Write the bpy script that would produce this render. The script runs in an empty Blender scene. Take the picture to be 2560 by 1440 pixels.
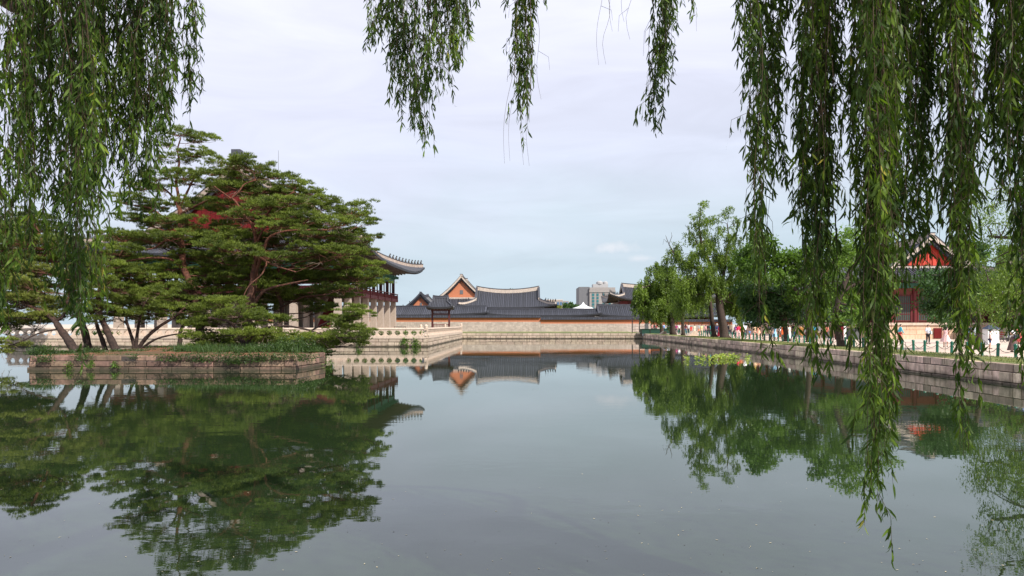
import bpy, math, random
import numpy as np
from mathutils import Vector, Matrix
random.seed(7); RNG = np.random.default_rng(11)
R = math.radians
scene = bpy.context.scene
COL = scene.collection
FPX, CX, CY, CZ = 1700.0, 1315.0, 810.0, 2.7

def P(px, py, Y):
    return Vector(((px-CX)/FPX*Y, Y, CZ-(py-CY)/FPX*Y))

# ------------------------------------------------------------------ tagging
def tag(o, label=None, cat=None, group=None, kind=None):
    if label: o['label'] = label
    if cat: o['category'] = cat
    if group: o['group'] = group
    if kind: o['kind'] = kind
    return o
def empty(name, loc=(0,0,0), rz=0.0, **k):
    o = bpy.data.objects.new(name, None); COL.objects.link(o)
    o.location = loc; o.rotation_euler = (0,0,rz); o.empty_display_size = .3
    return tag(o, **k)
def copy_tree(o, parent=None):
    c = o.copy(); COL.objects.link(c); c.parent = parent
    for ch in o.children: copy_tree(ch, c)
    return c

# ------------------------------------------------------------------ mesh helpers
class MB:
    def __init__(s): s.v=[]; s.f=[]; s.m=[]
    def add(s, vs, fs, mi=0):
        b=len(s.v); s.v.extend([tuple(v) for v in vs]); s.f.extend([tuple(i+b for i in f) for f in fs]); s.m.extend([mi]*len(fs)); return s
    def box(s, c, d, rz=0.0, top=1.0, mi=0):
        hx,hy,hz = d[0]/2,d[1]/2,d[2]/2; ca,sa=math.cos(rz),math.sin(rz); vs=[]
        for z,k in ((-hz,1.0),(hz,top)):
            for x,y in ((-hx,-hy),(hx,-hy),(hx,hy),(-hx,hy)):
                x*=k; y*=k; vs.append((c[0]+x*ca-y*sa, c[1]+x*sa+y*ca, c[2]+z))
        return s.add(vs, [(3,2,1,0),(4,5,6,7),(0,1,5,4),(1,2,6,5),(2,3,7,6),(3,0,4,7)], mi)
    def bar(s, p, q, w, h, up=(0,0,1), mi=0):
        p,q=Vector(p),Vector(q); d=(q-p).normalized(); u=Vector(up); sd=d.cross(u)
        if sd.length<1e-5: sd=Vector((1,0,0))
        sd.normalize(); u=sd.cross(d); vs=[]
        for e in (p,q):
            for a,b in ((-1,-1),(1,-1),(1,1),(-1,1)): vs.append(e+sd*(a*w/2)+u*(b*h/2))
        return s.add(vs, [(3,2,1,0),(4,5,6,7),(0,1,5,4),(1,2,6,5),(2,3,7,6),(3,0,4,7)], mi)
    def path(s, pts, w, h, mi=0):
        # rectangular section swept along pts, sides vertical
        vs=[]; n=len(pts); pts=[Vector(p) for p in pts]
        for i,p in enumerate(pts):
            d=(pts[min(i+1,n-1)]-pts[max(i-1,0)]); sd=Vector((d.y,-d.x,0))
            sd = sd.normalized() if sd.length>1e-6 else Vector((1,0,0))
            for a,b in ((-1,0),(1,0),(1,1),(-1,1)): vs.append(p+sd*(a*w/2)+Vector((0,0,b*h)))
        fs=[(3,2,1,0)]
        for i in range(n-1):
            for k in range(4): fs.append((i*4+k, i*4+(k+1)%4, (i+1)*4+(k+1)%4, (i+1)*4+k))
        b=(n-1)*4; fs.append((b,b+1,b+2,b+3)); return s.add(vs,fs,mi)
    def tube(s, pts, rads, n=6, mi=0, caps=True):
        pts=[Vector(p) for p in pts]; m=len(pts); vs=[]; ref=None
        if not hasattr(rads,'__len__'): rads=[rads]*m
        for i,p in enumerate(pts):
            d=(pts[min(i+1,m-1)]-pts[max(i-1,0)]).normalized()
            if ref is None: ref=d.orthogonal().normalized()
            ref=(ref-d*ref.dot(d)); ref=ref.normalized() if ref.length>1e-6 else d.orthogonal().normalized()
            bi=d.cross(ref)
            for k in range(n):
                a=2*math.pi*k/n; vs.append(p+(ref*math.cos(a)+bi*math.sin(a))*rads[i])
        fs=[]
        for i in range(m-1):
            for k in range(n): fs.append((i*n+k, i*n+(k+1)%n, (i+1)*n+(k+1)%n, (i+1)*n+k))
        if caps: fs.append(tuple(reversed(range(n)))); fs.append(tuple((m-1)*n+k for k in range(n)))
        return s.add(vs,fs,mi)
    def lathe(s, c, prof, n=12, sx=1.0, sy=1.0, mi=0):
        vs=[]; m=len(prof)
        for r,z in prof:
            for k in range(n):
                a=2*math.pi*k/n; vs.append((c[0]+r*sx*math.cos(a), c[1]+r*sy*math.sin(a), c[2]+z))
        fs=[]
        for i in range(m-1):
            for k in range(n): fs.append((i*n+k, i*n+(k+1)%n, (i+1)*n+(k+1)%n, (i+1)*n+k))
        fs.append(tuple(reversed(range(n)))); fs.append(tuple((m-1)*n+k for k in range(n)))
        return s.add(vs,fs,mi)
    def grid(s, rows, mi=0):
        n=len(rows[0]); vs=[p for r in rows for p in r]; fs=[]
        for i in range(len(rows)-1):
            for k in range(n-1): fs.append((i*n+k, i*n+k+1, (i+1)*n+k+1, (i+1)*n+k))
        return s.add(vs,fs,mi)
    def build(s, name, mats, parent=None, smooth=False):
        me=bpy.data.meshes.new(name); me.from_pydata(s.v,[],s.f)
        mats = mats if isinstance(mats,(list,tuple)) else [mats]
        for m in mats: me.materials.append(m)
        if len(mats)>1: me.polygons.foreach_set('material_index', s.m)
        if smooth: me.polygons.foreach_set('use_smooth',[True]*len(me.polygons))
        me.update(); o=bpy.data.objects.new(name,me); COL.objects.link(o); o.parent=parent; return o

def np_obj(name, V, faces, mats, parent=None, mi=None, smooth=False):
    """faces: list of (k-gon index arrays Nxk)"""
    me=bpy.data.meshes.new(name); V=np.asarray(V,dtype=np.float32)
    me.vertices.add(len(V)); me.vertices.foreach_set('co', V.ravel())
    loops=np.concatenate([f.ravel() for f in faces]).astype(np.int32)
    sizes=np.concatenate([np.full(len(f), f.shape[1]) for f in faces]).astype(np.int32)
    starts=np.concatenate([[0],np.cumsum(sizes)[:-1]]).astype(np.int32)
    me.loops.add(len(loops)); me.loops.foreach_set('vertex_index', loops)
    me.polygons.add(len(sizes)); me.polygons.foreach_set('loop_start', starts); me.polygons.foreach_set('loop_total', sizes)
    for m in (mats if isinstance(mats,(list,tuple)) else [mats]): me.materials.append(m)
    if mi is not None: me.polygons.foreach_set('material_index', mi.astype(np.int32))
    if smooth: me.polygons.foreach_set('use_smooth', np.ones(len(sizes),dtype=bool))
    me.update(calc_edges=True); me.validate()
    o=bpy.data.objects.new(name,me); COL.objects.link(o); o.parent=parent; return o

def unit(a):
    return a/np.maximum(np.linalg.norm(a,axis=-1,keepdims=True),1e-9)

def leaf_geo(C, D, L, W, bend=0.0, fine=False, base=0):
    """rhombic (or 6-vertex) leaves: C Nx3 base points, D Nx3 unit directions, L,W arrays."""
    n=len(C); L=np.broadcast_to(L,(n,))[:,None]; W=np.broadcast_to(W,(n,))[:,None]
    r=unit(RNG.normal(size=(n,3))); S=unit(np.cross(D,r)); N=np.cross(S,D)
    b=np.broadcast_to(bend,(n,))[:,None]
    if fine:
        V=np.stack([C, C+D*L*.33+S*W*.5+N*b*L*.3, C+D*L*.33-S*W*.5+N*b*L*.3, C+D*L*.68+S*W*.38+N*b*L*.36, C+D*L*.68-S*W*.38+N*b*L*.36, C+D*L],axis=1)
        i=(np.arange(n)*6+base)[:,None]
        tri=np.concatenate([i+np.array([[0,1,2]]), i+np.array([[4,3,5]])]); quad=i+np.array([[2,1,3,4]])
        return V.reshape(-1,3), [tri,quad]
    V=np.stack([C, C+D*L*.45+S*W*.5+N*b*L*.2, C+D*L, C+D*L*.45-S*W*.5+N*b*L*.2],axis=1)
    return V.reshape(-1,3), [(np.arange(n)*4+base)[:,None]+np.array([[0,1,2,3]])]

# ------------------------------------------------------------------ materials
MATS={}
def mat(name, col, rough=.7, var=.0, vscale=1.0, island=0.0, bump=0.0, bscale=20.0, spec=.5, col2=None, transl=0.0, metal=0.0, stain=None, hue=0.0, wet=False):
    if name in MATS: return MATS[name]
    m=bpy.data.materials.new(name); m.use_nodes=True; nt=m.node_tree; N=nt.nodes; Lk=nt.links
    b=N['Principled BSDF']; b.inputs['Roughness'].default_value=rough; b.inputs['Metallic'].default_value=metal
    b.inputs['Specular IOR Level'].default_value=spec
    c=(*col,1); last=None
    def mixc(fac, a, bcol, mode='MIX'):
        x=N.new('ShaderNodeMix'); x.data_type='RGBA'; x.blend_type=mode
        if hasattr(fac,'links'): Lk.new(fac,x.inputs[0])
        else: x.inputs[0].default_value=fac
        for s,v in ((6,a),(7,bcol)):
            if hasattr(v,'links'): Lk.new(v,x.inputs[s])
            else: x.inputs[s].default_value=v
        return x.outputs[2]
    tc=N.new('ShaderNodeTexCoord')
    out=c
    if col2 is not None:
        nz=N.new('ShaderNodeTexNoise'); nz.inputs['Scale'].default_value=vscale; nz.inputs['Detail'].default_value=5; Lk.new(tc.outputs['Object'],nz.inputs['Vector'])
        rp=N.new('ShaderNodeValToRGB'); rp.color_ramp.elements[0].position=.38; rp.color_ramp.elements[1].position=.64
        rp.color_ramp.elements[0].color=c; rp.color_ramp.elements[1].color=(*col2,1); Lk.new(nz.outputs[0],rp.inputs[0]); out=rp.outputs[0]
    if var>0:
        nz=N.new('ShaderNodeTexNoise'); nz.inputs['Scale'].default_value=vscale*2.3; nz.inputs['Detail'].default_value=6; nz.inputs['Roughness'].default_value=.65
        Lk.new(tc.outputs['Object'],nz.inputs['Vector'])
        mr=N.new('ShaderNodeMapRange'); mr.inputs[1].default_value=.3; mr.inputs[2].default_value=.7; mr.inputs[3].default_value=1-var; mr.inputs[4].default_value=1+var; Lk.new(nz.outputs[0],mr.inputs[0])
        out=mixc(1.0,out,mr.outputs[0],'MULTIPLY')
    if island>0:
        g=N.new('ShaderNodeNewGeometry')
        mr=N.new('ShaderNodeMapRange'); mr.inputs[3].default_value=1-island; mr.inputs[4].default_value=1+island; Lk.new(g.outputs['Random Per Island'],mr.inputs[0])
        out=mixc(1.0,out,mr.outputs[0],'MULTIPLY')
        if hue>0:
            hs=N.new('ShaderNodeHueSaturation'); m2=N.new('ShaderNodeMath'); m2.operation='MULTIPLY'; m2.inputs[1].default_value=7.31; Lk.new(g.outputs['Random Per Island'],m2.inputs[0])
            m3=N.new('ShaderNodeMath'); m3.operation='FRACT'; Lk.new(m2.outputs[0],m3.inputs[0])
            mr=N.new('ShaderNodeMapRange'); mr.inputs[3].default_value=.5-hue; mr.inputs[4].default_value=.5+hue; Lk.new(m3.outputs[0],mr.inputs[0])
            Lk.new(mr.outputs[0],hs.inputs['Hue'])
            if hasattr(out,'links'): Lk.new(out,hs.inputs['Color'])
            else: hs.inputs['Color'].default_value=out
            out=hs.outputs[0]
    if stain is not None:   # vertical weather streaks and patches
        mp=N.new('ShaderNodeMapping'); mp.inputs['Scale'].default_value=(2.2,2.2,.35); Lk.new(tc.outputs['Object'],mp.inputs['Vector'])
        nz=N.new('ShaderNodeTexNoise'); nz.inputs['Scale'].default_value=1.6; nz.inputs['Detail'].default_value=7; nz.inputs['Roughness'].default_value=.7; Lk.new(mp.outputs[0],nz.inputs['Vector'])
        rp=N.new('ShaderNodeValToRGB'); rp.color_ramp.elements[0].position=.47; rp.color_ramp.elements[1].position=.68
        rp.color_ramp.elements[0].color=(0,0,0,1); rp.color_ramp.elements[1].color=(.75,.75,.75,1); Lk.new(nz.outputs[0],rp.inputs[0])
        out=mixc(rp.outputs[0],out,(*stain,1))
    if wet:   # algae and damp just above the waterline
        g=N.new('ShaderNodeNewGeometry'); sp=N.new('ShaderNodeSeparateXYZ'); Lk.new(g.outputs['Position'],sp.inputs[0])
        nz=N.new('ShaderNodeTexNoise'); nz.inputs['Scale'].default_value=1.1; nz.inputs['Detail'].default_value=6; Lk.new(g.outputs['Position'],nz.inputs['Vector'])
        ad=N.new('ShaderNodeMath'); ad.operation='MULTIPLY_ADD'; ad.inputs[1].default_value=-.55; Lk.new(nz.outputs[0],ad.inputs[0]); Lk.new(sp.outputs[2],ad.inputs[2])
        mr=N.new('ShaderNodeMapRange'); mr.inputs[1].default_value=-.22; mr.inputs[2].default_value=.02; mr.inputs[3].default_value=.85; mr.inputs[4].default_value=0; Lk.new(ad.outputs[0],mr.inputs[0])
        out=mixc(mr.outputs[0],out,(.045,.040,.025,1))
    if hasattr(out,'links'): Lk.new(out,b.inputs['Base Color'])
    else: b.inputs['Base Color'].default_value=out
    if bump>0:
        nz=N.new('ShaderNodeTexNoise'); nz.inputs['Scale'].default_value=bscale; nz.inputs['Detail'].default_value=5; Lk.new(tc.outputs['Object'],nz.inputs['Vector'])
        bp=N.new('ShaderNodeBump'); bp.inputs['Strength'].default_value=min(1,bump*10); bp.inputs['Distance'].default_value=bump*.5; Lk.new(nz.outputs[0],bp.inputs['Height']); Lk.new(bp.outputs[0],b.inputs['Normal'])
    if transl>0:
        t=N.new('ShaderNodeBsdfTranslucent'); mx=N.new('ShaderNodeMixShader'); mx.inputs[0].default_value=transl
        tcol=mixc(1.0,out,(1.5,1.7,.7,1),'MULTIPLY'); Lk.new(tcol,t.inputs[0])
        Lk.new(b.outputs[0],mx.inputs[1]); Lk.new(t.outputs[0],mx.inputs[2]); Lk.new(mx.outputs[0],N['Material Output'].inputs[0])
    MATS[name]=m; return m

M_granite = mat('granite_pale',(.46,.37,.295),.8,var=.16,vscale=1.5,island=.17,bump=.02,stain=(.25,.18,.13),wet=True,hue=.01)
M_granite2= mat('granite_rail',(.55,.44,.36),.75,var=.12,vscale=2,island=.06,bump=.01,stain=(.38,.30,.24))
M_bank    = mat('granite_bank',(.66,.50,.385),.85,var=.28,vscale=1.5,island=.40,bump=.03,stain=(.22,.15,.11),hue=.02,wet=True)
M_islewall= mat('granite_isle',(.22,.14,.105),.85,var=.38,vscale=1.6,island=.45,bump=.05,stain=(.045,.032,.025),hue=.02,wet=True)
M_mortar  = mat('joint_dark',(.06,.05,.045),.95)
M_tile    = mat('roof_tile',(.048,.052,.070),.6,var=.35,vscale=1.2,island=.30,spec=.6)
M_tilebed = mat('roof_tile_bed',(.018,.020,.028),.55,var=.25,vscale=1.0)
M_plaster = mat('lime_plaster',(.52,.44,.38),.8,var=.16,vscale=1.3,stain=(.33,.29,.26))
M_orange  = mat('orange_brick',(.48,.175,.09),.8,var=.10,vscale=2)
M_red     = mat('red_timber',(.125,.012,.015),.55,var=.20,vscale=2.5)
M_redp    = mat('red_panel',(.125,.012,.014),.85,spec=.15,var=.18,vscale=2.5)
M_dkred   = mat('dark_red_timber',(.075,.015,.017),.6,var=.2,vscale=2.5)
M_green   = mat('painted_green',(.045,.16,.12),.6,var=.3,vscale=3)
M_soffit  = mat('soffit_timber',(.075,.055,.045),.8,var=.3,vscale=3,island=.2)
M_stonecol= mat('column_granite',(.36,.30,.255),.75,var=.14,vscale=1.4,bump=.01,stain=(.34,.28,.24))
M_dark    = mat('dark_iron',(.02,.02,.022),.5)
M_fascia = mat('eave_tile_edge',(.018,.019,.024),.6,var=.3,vscale=3)
M_dirt    = mat('reddish_soil',(.19,.070,.035),.95,col2=(.055,.055,.022),vscale=.9,var=.3,bump=.05)
M_sand    = mat('pale_sand',(.56,.45,.38),.95,var=.10,vscale=.5,bump=.01)
M_grass   = mat('lawn_grass',(.20,.20,.065),.9,col2=(.085,.13,.03),vscale=.45,var=.35,bump=.06,bscale=40)
M_ground  = mat('courtyard_ground',(.48,.42,.36),.95,var=.12,vscale=.4)
M_bark    = mat('dark_bark',(.085,.055,.042),.95,var=.4,vscale=3,bump=.06,bscale=14)
M_wbark   = mat('willow_bark',(.055,.038,.030),.95,var=.4,vscale=3,bump=.06,bscale=14)
M_bollard = mat('green_paint',(.012,.13,.085),.35,var=.12,vscale=5)
M_chain   = mat('rusty_chain',(.13,.085,.07),.6)
M_white   = mat('white_panel',(.75,.76,.78),.5,var=.04,vscale=2)
M_grey    = mat('grey_plastic',(.09,.095,.10),.5)
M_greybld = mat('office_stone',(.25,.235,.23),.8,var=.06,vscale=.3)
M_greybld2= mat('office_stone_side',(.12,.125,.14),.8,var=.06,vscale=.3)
M_glass   = mat('teal_glass',(.02,.13,.15),.1,spec=.9)
M_skin    = mat('skin',(.55,.33,.24),.6)
M_hair    = mat('black_hair',(.012,.010,.010),.5)

def bark_pine():
    m=mat('red_pine_bark',(.1,.05,.03),.9); N=m.node_tree.nodes; Lk=m.node_tree.links; b=N['Principled BSDF']
    g=N.new('ShaderNodeNewGeometry'); sp=N.new('ShaderNodeSeparateXYZ'); Lk.new(g.outputs['Position'],sp.inputs[0])
    nz=N.new('ShaderNodeTexNoise'); nz.inputs['Scale'].default_value=2.2; nz.inputs['Detail'].default_value=6
    tc=N.new('ShaderNodeTexCoord'); Lk.new(tc.outputs['Object'],nz.inputs['Vector'])
    ad=N.new('ShaderNodeMath'); ad.operation='MULTIPLY_ADD'; ad.inputs[1].default_value=4.5; Lk.new(nz.outputs[0],ad.inputs[0]); Lk.new(sp.outputs[2],ad.inputs[2])
    mr=N.new('ShaderNodeMapRange'); mr.inputs[1].default_value=4.5; mr.inputs[2].default_value=10.0; Lk.new(ad.outputs[0],mr.inputs[0])
    rp=N.new('ShaderNodeValToRGB'); e=rp.color_ramp.elements; e[0].color=(.035,.022,.018,1); e[1].color=(.105,.036,.020,1)
    x=e.new(.45); x.color=(.085,.036,.024,1); Lk.new(mr.outputs[0],rp.inputs[0])
    n2=N.new('ShaderNodeTexNoise'); n2.inputs['Scale'].default_value=7; n2.inputs['Detail'].default_value=5; Lk.new(tc.outputs['Object'],n2.inputs['Vector'])
    m3=N.new('ShaderNodeMapRange'); m3.inputs[1].default_value=.35; m3.inputs[2].default_value=.65; m3.inputs[3].default_value=.6; m3.inputs[4].default_value=1.5; Lk.new(n2.outputs[0],m3.inputs[0])
    mx=N.new('ShaderNodeMix'); mx.data_type='RGBA'; mx.blend_type='MULTIPLY'; mx.inputs[0].default_value=1; Lk.new(rp.outputs[0],mx.inputs[6]); Lk.new(m3.outputs[0],mx.inputs[7])
    Lk.new(mx.outputs[2],b.inputs['Base Color'])
    bp=N.new('ShaderNodeBump'); bp.inputs['Strength'].default_value=.6; bp.inputs['Distance'].default_value=.04; Lk.new(n2.outputs[0],bp.inputs['Height']); Lk.new(bp.outputs[0],b.inputs['Normal'])
    return m
M_pinebark=bark_pine()

def leafmat(name, c1, c2, rough=.5, transl=.35, nscale=.5, c3=None, spec=.4, mid=None):
    """leaf colour: random per leaf between c1 and c2, drifting with a slow noise"""
    if name in MATS: return MATS[name]
    m=bpy.data.materials.new(name); m.use_nodes=True; nt=m.node_tree; N=nt.nodes; Lk=nt.links; b=N['Principled BSDF']
    b.inputs['Roughness'].default_value=rough; b.inputs['Specular IOR Level'].default_value=spec
    g=N.new('ShaderNodeNewGeometry'); tc=N.new('ShaderNodeTexCoord')
    nz=N.new('ShaderNodeTexNoise'); nz.inputs['Scale'].default_value=nscale; nz.inputs['Detail'].default_value=3; Lk.new(tc.outputs['Object'],nz.inputs['Vector'])
    ma=N.new('ShaderNodeMath'); ma.operation='MULTIPLY_ADD'; ma.inputs[1].default_value=.55; Lk.new(g.outputs['Random Per Island'],ma.inputs[0])
    mr=N.new('ShaderNodeMapRange'); mr.inputs[1].default_value=.35; mr.inputs[2].default_value=.65; mr.inputs[4].default_value=.45; Lk.new(nz.outputs[0],mr.inputs[0]); Lk.new(mr.outputs[0],ma.inputs[2])
    rp=N.new('ShaderNodeValToRGB'); e=rp.color_ramp.elements; e[0].color=(*c1,1); e[1].color=(*c2,1); e[1].position=.93
    if mid: x=e.new(mid); x.color=(*[a_*.72+b_*.28 for a_,b_ in zip(c1,c2)],1)
    if c3: x=e.new(.985); x.color=(*c3,1)
    Lk.new(ma.outputs[0],rp.inputs[0]); Lk.new(rp.outputs[0],b.inputs['Base Color'])
    t=N.new('ShaderNodeBsdfTranslucent'); mx=N.new('ShaderNodeMixShader'); mx.inputs[0].default_value=transl
    mc=N.new('ShaderNodeMix'); mc.data_type='RGBA'; mc.blend_type='MULTIPLY'; mc.inputs[0].default_value=1; Lk.new(rp.outputs[0],mc.inputs[6]); mc.inputs[7].default_value=(1.6,1.7,.7,1)
    Lk.new(mc.outputs[2],t.inputs[0]); Lk.new(b.outputs[0],mx.inputs[1]); Lk.new(t.outputs[0],mx.inputs[2]); Lk.new(mx.outputs[0],N['Material Output'].inputs[0])
    MATS[name]=m; return m
L_will  = leafmat('willow_leaf',(.010,.034,.006),(.17,.27,.030),.5,.30,1.6,c3=(.32,.28,.05),spec=.2,mid=.66)
L_pine  = leafmat('pine_needle',(.012,.030,.007),(.22,.285,.040),.55,.26,.55)
L_pine2 = leafmat('pine_needle_yellow',(.075,.10,.018),(.23,.26,.05),.55,.20,.55)
L_bankw = leafmat('bank_willow_leaf',(.018,.048,.008),(.18,.27,.032),.5,.30,.35)
L_broad = leafmat('broad_leaf',(.014,.046,.008),(.13,.235,.028),.5,.30,.4)
L_deep  = leafmat('deep_leaf',(.022,.060,.018),(.06,.13,.03),.5,.25,.4)
L_shrub = leafmat('shrub_leaf',(.010,.030,.008),(.06,.11,.02),.5,.25,1.2)
L_hya   = leafmat('hyacinth_leaf',(.14,.26,.04),(.42,.46,.07),.4,.25,1.5)

# ------------------------------------------------------------------ camera, light, sky
cam=bpy.data.cameras.new('Camera'); cam.lens=36*FPX/2560; cam.sensor_width=36; cam.clip_start=.05; cam.clip_end=5000
cam.shift_x=-(CX-1280)/2560; cam.shift_y=(CY-720)/2560
co=bpy.data.objects.new('Camera',cam); COL.objects.link(co); co.location=(0,0,CZ); co.rotation_euler=(R(90),0,0); scene.camera=co
SUN=Vector((.60,-.62,.80)).normalized()
sl=bpy.data.lights.new('Sun','SUN'); sl.energy=5.0; sl.angle=R(.6); sl.color=(1,.93,.82)
so=bpy.data.objects.new('Sun',sl); COL.objects.link(so); so.rotation_euler=SUN.to_track_quat('Z','Y').to_euler(); so.location=(30,-30,60)
w=bpy.data.worlds.new('World'); scene.world=w; w.use_nodes=True; nt=w.node_tree; N=nt.nodes; Lk=nt.links
bg=N['Background']; bg.inputs[1].default_value=1.0
sky=N.new('ShaderNodeTexSky'); sky.sky_type='NISHITA'; sky.sun_disc=False; sky.sun_elevation=math.asin(SUN.z); sky.sun_rotation=math.atan2(SUN.x,SUN.y)
sky.air_density=1.2; sky.dust_density=2.0
tc=N.new('ShaderNodeTexCoord'); sp=N.new('ShaderNodeSeparateXYZ'); Lk.new(tc.outputs['Generated'],sp.inputs[0])
rp=N.new('ShaderNodeValToRGB'); e=rp.color_ramp.elements
e[0].position=0.0; e[0].color=(.44,.54,.61,1); e[1].position=1.0; e[1].color=(.70,.72,.80,1)
for p_,c_ in ((.06,(.45,.545,.62,1)),(.13,(.50,.57,.65,1)),(.23,(.56,.595,.71,1)),(.33,(.61,.63,.75,1)),(.46,(.69,.70,.81,1))):
    x=e.new(p_); x.color=c_
# veil brightness drifts: blue-grey low on the right, whiter on the left
mp=N.new('ShaderNodeMapping'); mp.inputs['Scale'].default_value=(1.0,1.0,3.2); mp.inputs['Location'].default_value=(.4,.2,.1); Lk.new(tc.outputs['Generated'],mp.inputs['Vector'])
nz=N.new('ShaderNodeTexNoise'); nz.inputs['Scale'].default_value=2.2; nz.inputs['Detail'].default_value=5; nz.inputs['Roughness'].default_value=.5; nz.inputs['Distortion'].default_value=.6; Lk.new(mp.outputs[0],nz.inputs['Vector'])
mr=N.new('ShaderNodeMapRange'); mr.inputs[1].default_value=.3; mr.inputs[2].default_value=.7; mr.inputs[3].default_value=-.045; mr.inputs[4].default_value=.045; Lk.new(nz.outputs[0],mr.inputs[0])
ax=N.new('ShaderNodeMath'); ax.operation='MULTIPLY_ADD'; ax.inputs[1].default_value=-.10; Lk.new(sp.outputs[0],ax.inputs[0]); Lk.new(mr.outputs[0],ax.inputs[2])
az=N.new('ShaderNodeMath'); az.operation='ADD'; Lk.new(sp.outputs[2],az.inputs[0]); Lk.new(ax.outputs[0],az.inputs[1]); Lk.new(az.outputs[0],rp.inputs[0])
sm=N.new('ShaderNodeMix'); sm.data_type='RGBA'; sm.blend_type='MULTIPLY'; sm.inputs[0].default_value=1; Lk.new(sky.outputs[0],sm.inputs[6]); sm.inputs[7].default_value=(.10,.10,.10,1)
mx=N.new('ShaderNodeMix'); mx.data_type='RGBA'; mx.inputs[0].default_value=.95; Lk.new(sm.outputs[2],mx.inputs[6]); Lk.new(rp.outputs[0],mx.inputs[7])
# soft streaky cloud texture in the veil
mpc=N.new('ShaderNodeMapping'); mpc.inputs['Scale'].default_value=(1.0,1.6,5.0); mpc.inputs['Rotation'].default_value=(0,R(18),0); Lk.new(tc.outputs['Generated'],mpc.inputs['Vector'])
nc_=N.new('ShaderNodeTexNoise'); nc_.inputs['Scale'].default_value=3.0; nc_.inputs['Detail'].default_value=7; nc_.inputs['Roughness'].default_value=.55; nc_.inputs['Distortion'].default_value=1.0; Lk.new(mpc.outputs[0],nc_.inputs['Vector'])
mrc=N.new('ShaderNodeMapRange'); mrc.inputs[1].default_value=.32; mrc.inputs[2].default_value=.68; mrc.inputs[3].default_value=1.045; mrc.inputs[4].default_value=1.19; Lk.new(nc_.outputs[0],mrc.inputs[0])
mxc=N.new('ShaderNodeMix'); mxc.data_type='RGBA'; mxc.blend_type='MULTIPLY'; mxc.inputs[0].default_value=1; Lk.new(mx.outputs[2],mxc.inputs[6]); Lk.new(mrc.outputs[0],mxc.inputs[7])
# small cumulus puffs low in the sky
prev=mxc.outputs[2]
n2=N.new('ShaderNodeTexNoise'); n2.inputs['Scale'].default_value=34; n2.inputs['Detail'].default_value=6; Lk.new(tc.outputs['Generated'],n2.inputs['Vector'])
for (cpx,cpy,rx,rz,amp) in ((1532,617,.034,.0085,.5),(1604,646,.022,.0045,.4),(1870,556,.012,.004,.3)):
    d=Vector(((cpx-CX)/FPX,1,-(cpy-CY)/FPX)).normalized()
    m1=N.new('ShaderNodeMapping'); m1.vector_type='TEXTURE'; m1.inputs['Location'].default_value=d; m1.inputs['Scale'].default_value=(rx,.06,rz); Lk.new(tc.outputs['Generated'],m1.inputs['Vector'])
    ln=N.new('ShaderNodeVectorMath'); ln.operation='LENGTH'; Lk.new(m1.outputs[0],ln.inputs[0])
    s1=N.new('ShaderNodeMath'); s1.operation='SUBTRACT'; s1.inputs[0].default_value=1.25; Lk.new(ln.outputs['Value'],s1.inputs[1])
    s2=N.new('ShaderNodeMath'); s2.operation='MULTIPLY_ADD'; s2.inputs[1].default_value=3.4; s2.inputs[2].default_value=-1.9; Lk.new(n2.outputs[0],s2.inputs[0])
    s3=N.new('ShaderNodeMath'); s3.operation='ADD'; s3.use_clamp=True; Lk.new(s1.outputs[0],s3.inputs[0]); Lk.new(s2.outputs[0],s3.inputs[1])
    s4=N.new('ShaderNodeMath'); s4.operation='MULTIPLY'; s4.inputs[1].default_value=amp; Lk.new(s3.outputs[0],s4.inputs[0])
    mk=N.new('ShaderNodeMix'); mk.data_type='RGBA'; Lk.new(s4.outputs[0],mk.inputs[0]); Lk.new(prev,mk.inputs[6]); mk.inputs[7].default_value=(.76,.76,.80,1); prev=mk.outputs[2]
Lk.new(prev,bg.inputs[0])
scene.view_settings.view_transform='Standard'; scene.view_settings.look='None'; scene.view_settings.exposure=.32; scene.view_settings.gamma=1
scene.cycles.max_bounces=7; scene.cycles.diffuse_bounces=3; scene.cycles.glossy_bounces=3; scene.cycles.transmission_bounces=3; scene.cycles.transparent_max_bounces=6

# ------------------------------------------------------------------ ground, water
BX, FB, NB, WX = 21.4, 124.5, 2.6, -106.0    # right bank X, far bank Y, near bank Y, far-left bank X
GZ=.94
def sheet(name, x0,x1,y0,y1,z,m,kind='structure',label=None,cat=None):
    b=MB(); b.add([(x0,y0,z),(x1,y0,z),(x1,y1,z),(x0,y1,z)],[(0,1,2,3)]); return tag(b.build(name,m),kind=kind,label=label,cat=cat)
g=MB(); BIG=2500
for (x0,x1,y0,y1) in ((BX+.45,BIG,-BIG,BIG),(-BIG,WX-.45,-BIG,BIG),(WX-.45,BX+.45,FB+.45,BIG),(WX-.45,BX+.45,-BIG,NB-.45)):
    g.add([(x0,y0,GZ-.02),(x1,y0,GZ-.02),(x1,y1,GZ-.02),(x0,y1,GZ-.02)],[(0,1,2,3)])
tag(g.build('ground',M_ground),kind='structure')
# far ground rises gently to the palace wall
b=MB(); b.add([(-70,FB+.45,1.06),(BX+.4,FB+.45,1.06),(BX+.4,190,1.16),(-70,190,1.16)],[(0,1,2,3)]); tag(b.build('lawn',M_grass),kind='structure')
# grass verge with ragged edge on the right bank, sand path beyond
rows=[]
for i in range(140):
    y=2+i*(FB-2)/139.0; e=24.7+.35*math.sin(i*.9)+.3*random.uniform(-1,1)
    rows.append([(BX+.42,y,GZ-.012),(BX+1.6,y,GZ+.05+random.uniform(-.015,.03)),(e-.6,y,GZ+.03+random.uniform(-.01,.02)),(e,y,GZ-.006)])
b=MB(); b.grid(rows); tag(b.build('grass_verge',M_grass,smooth=True),kind='structure')
sheet('path',BX+.45,60,-20,136,GZ-.014,M_sand)
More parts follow.
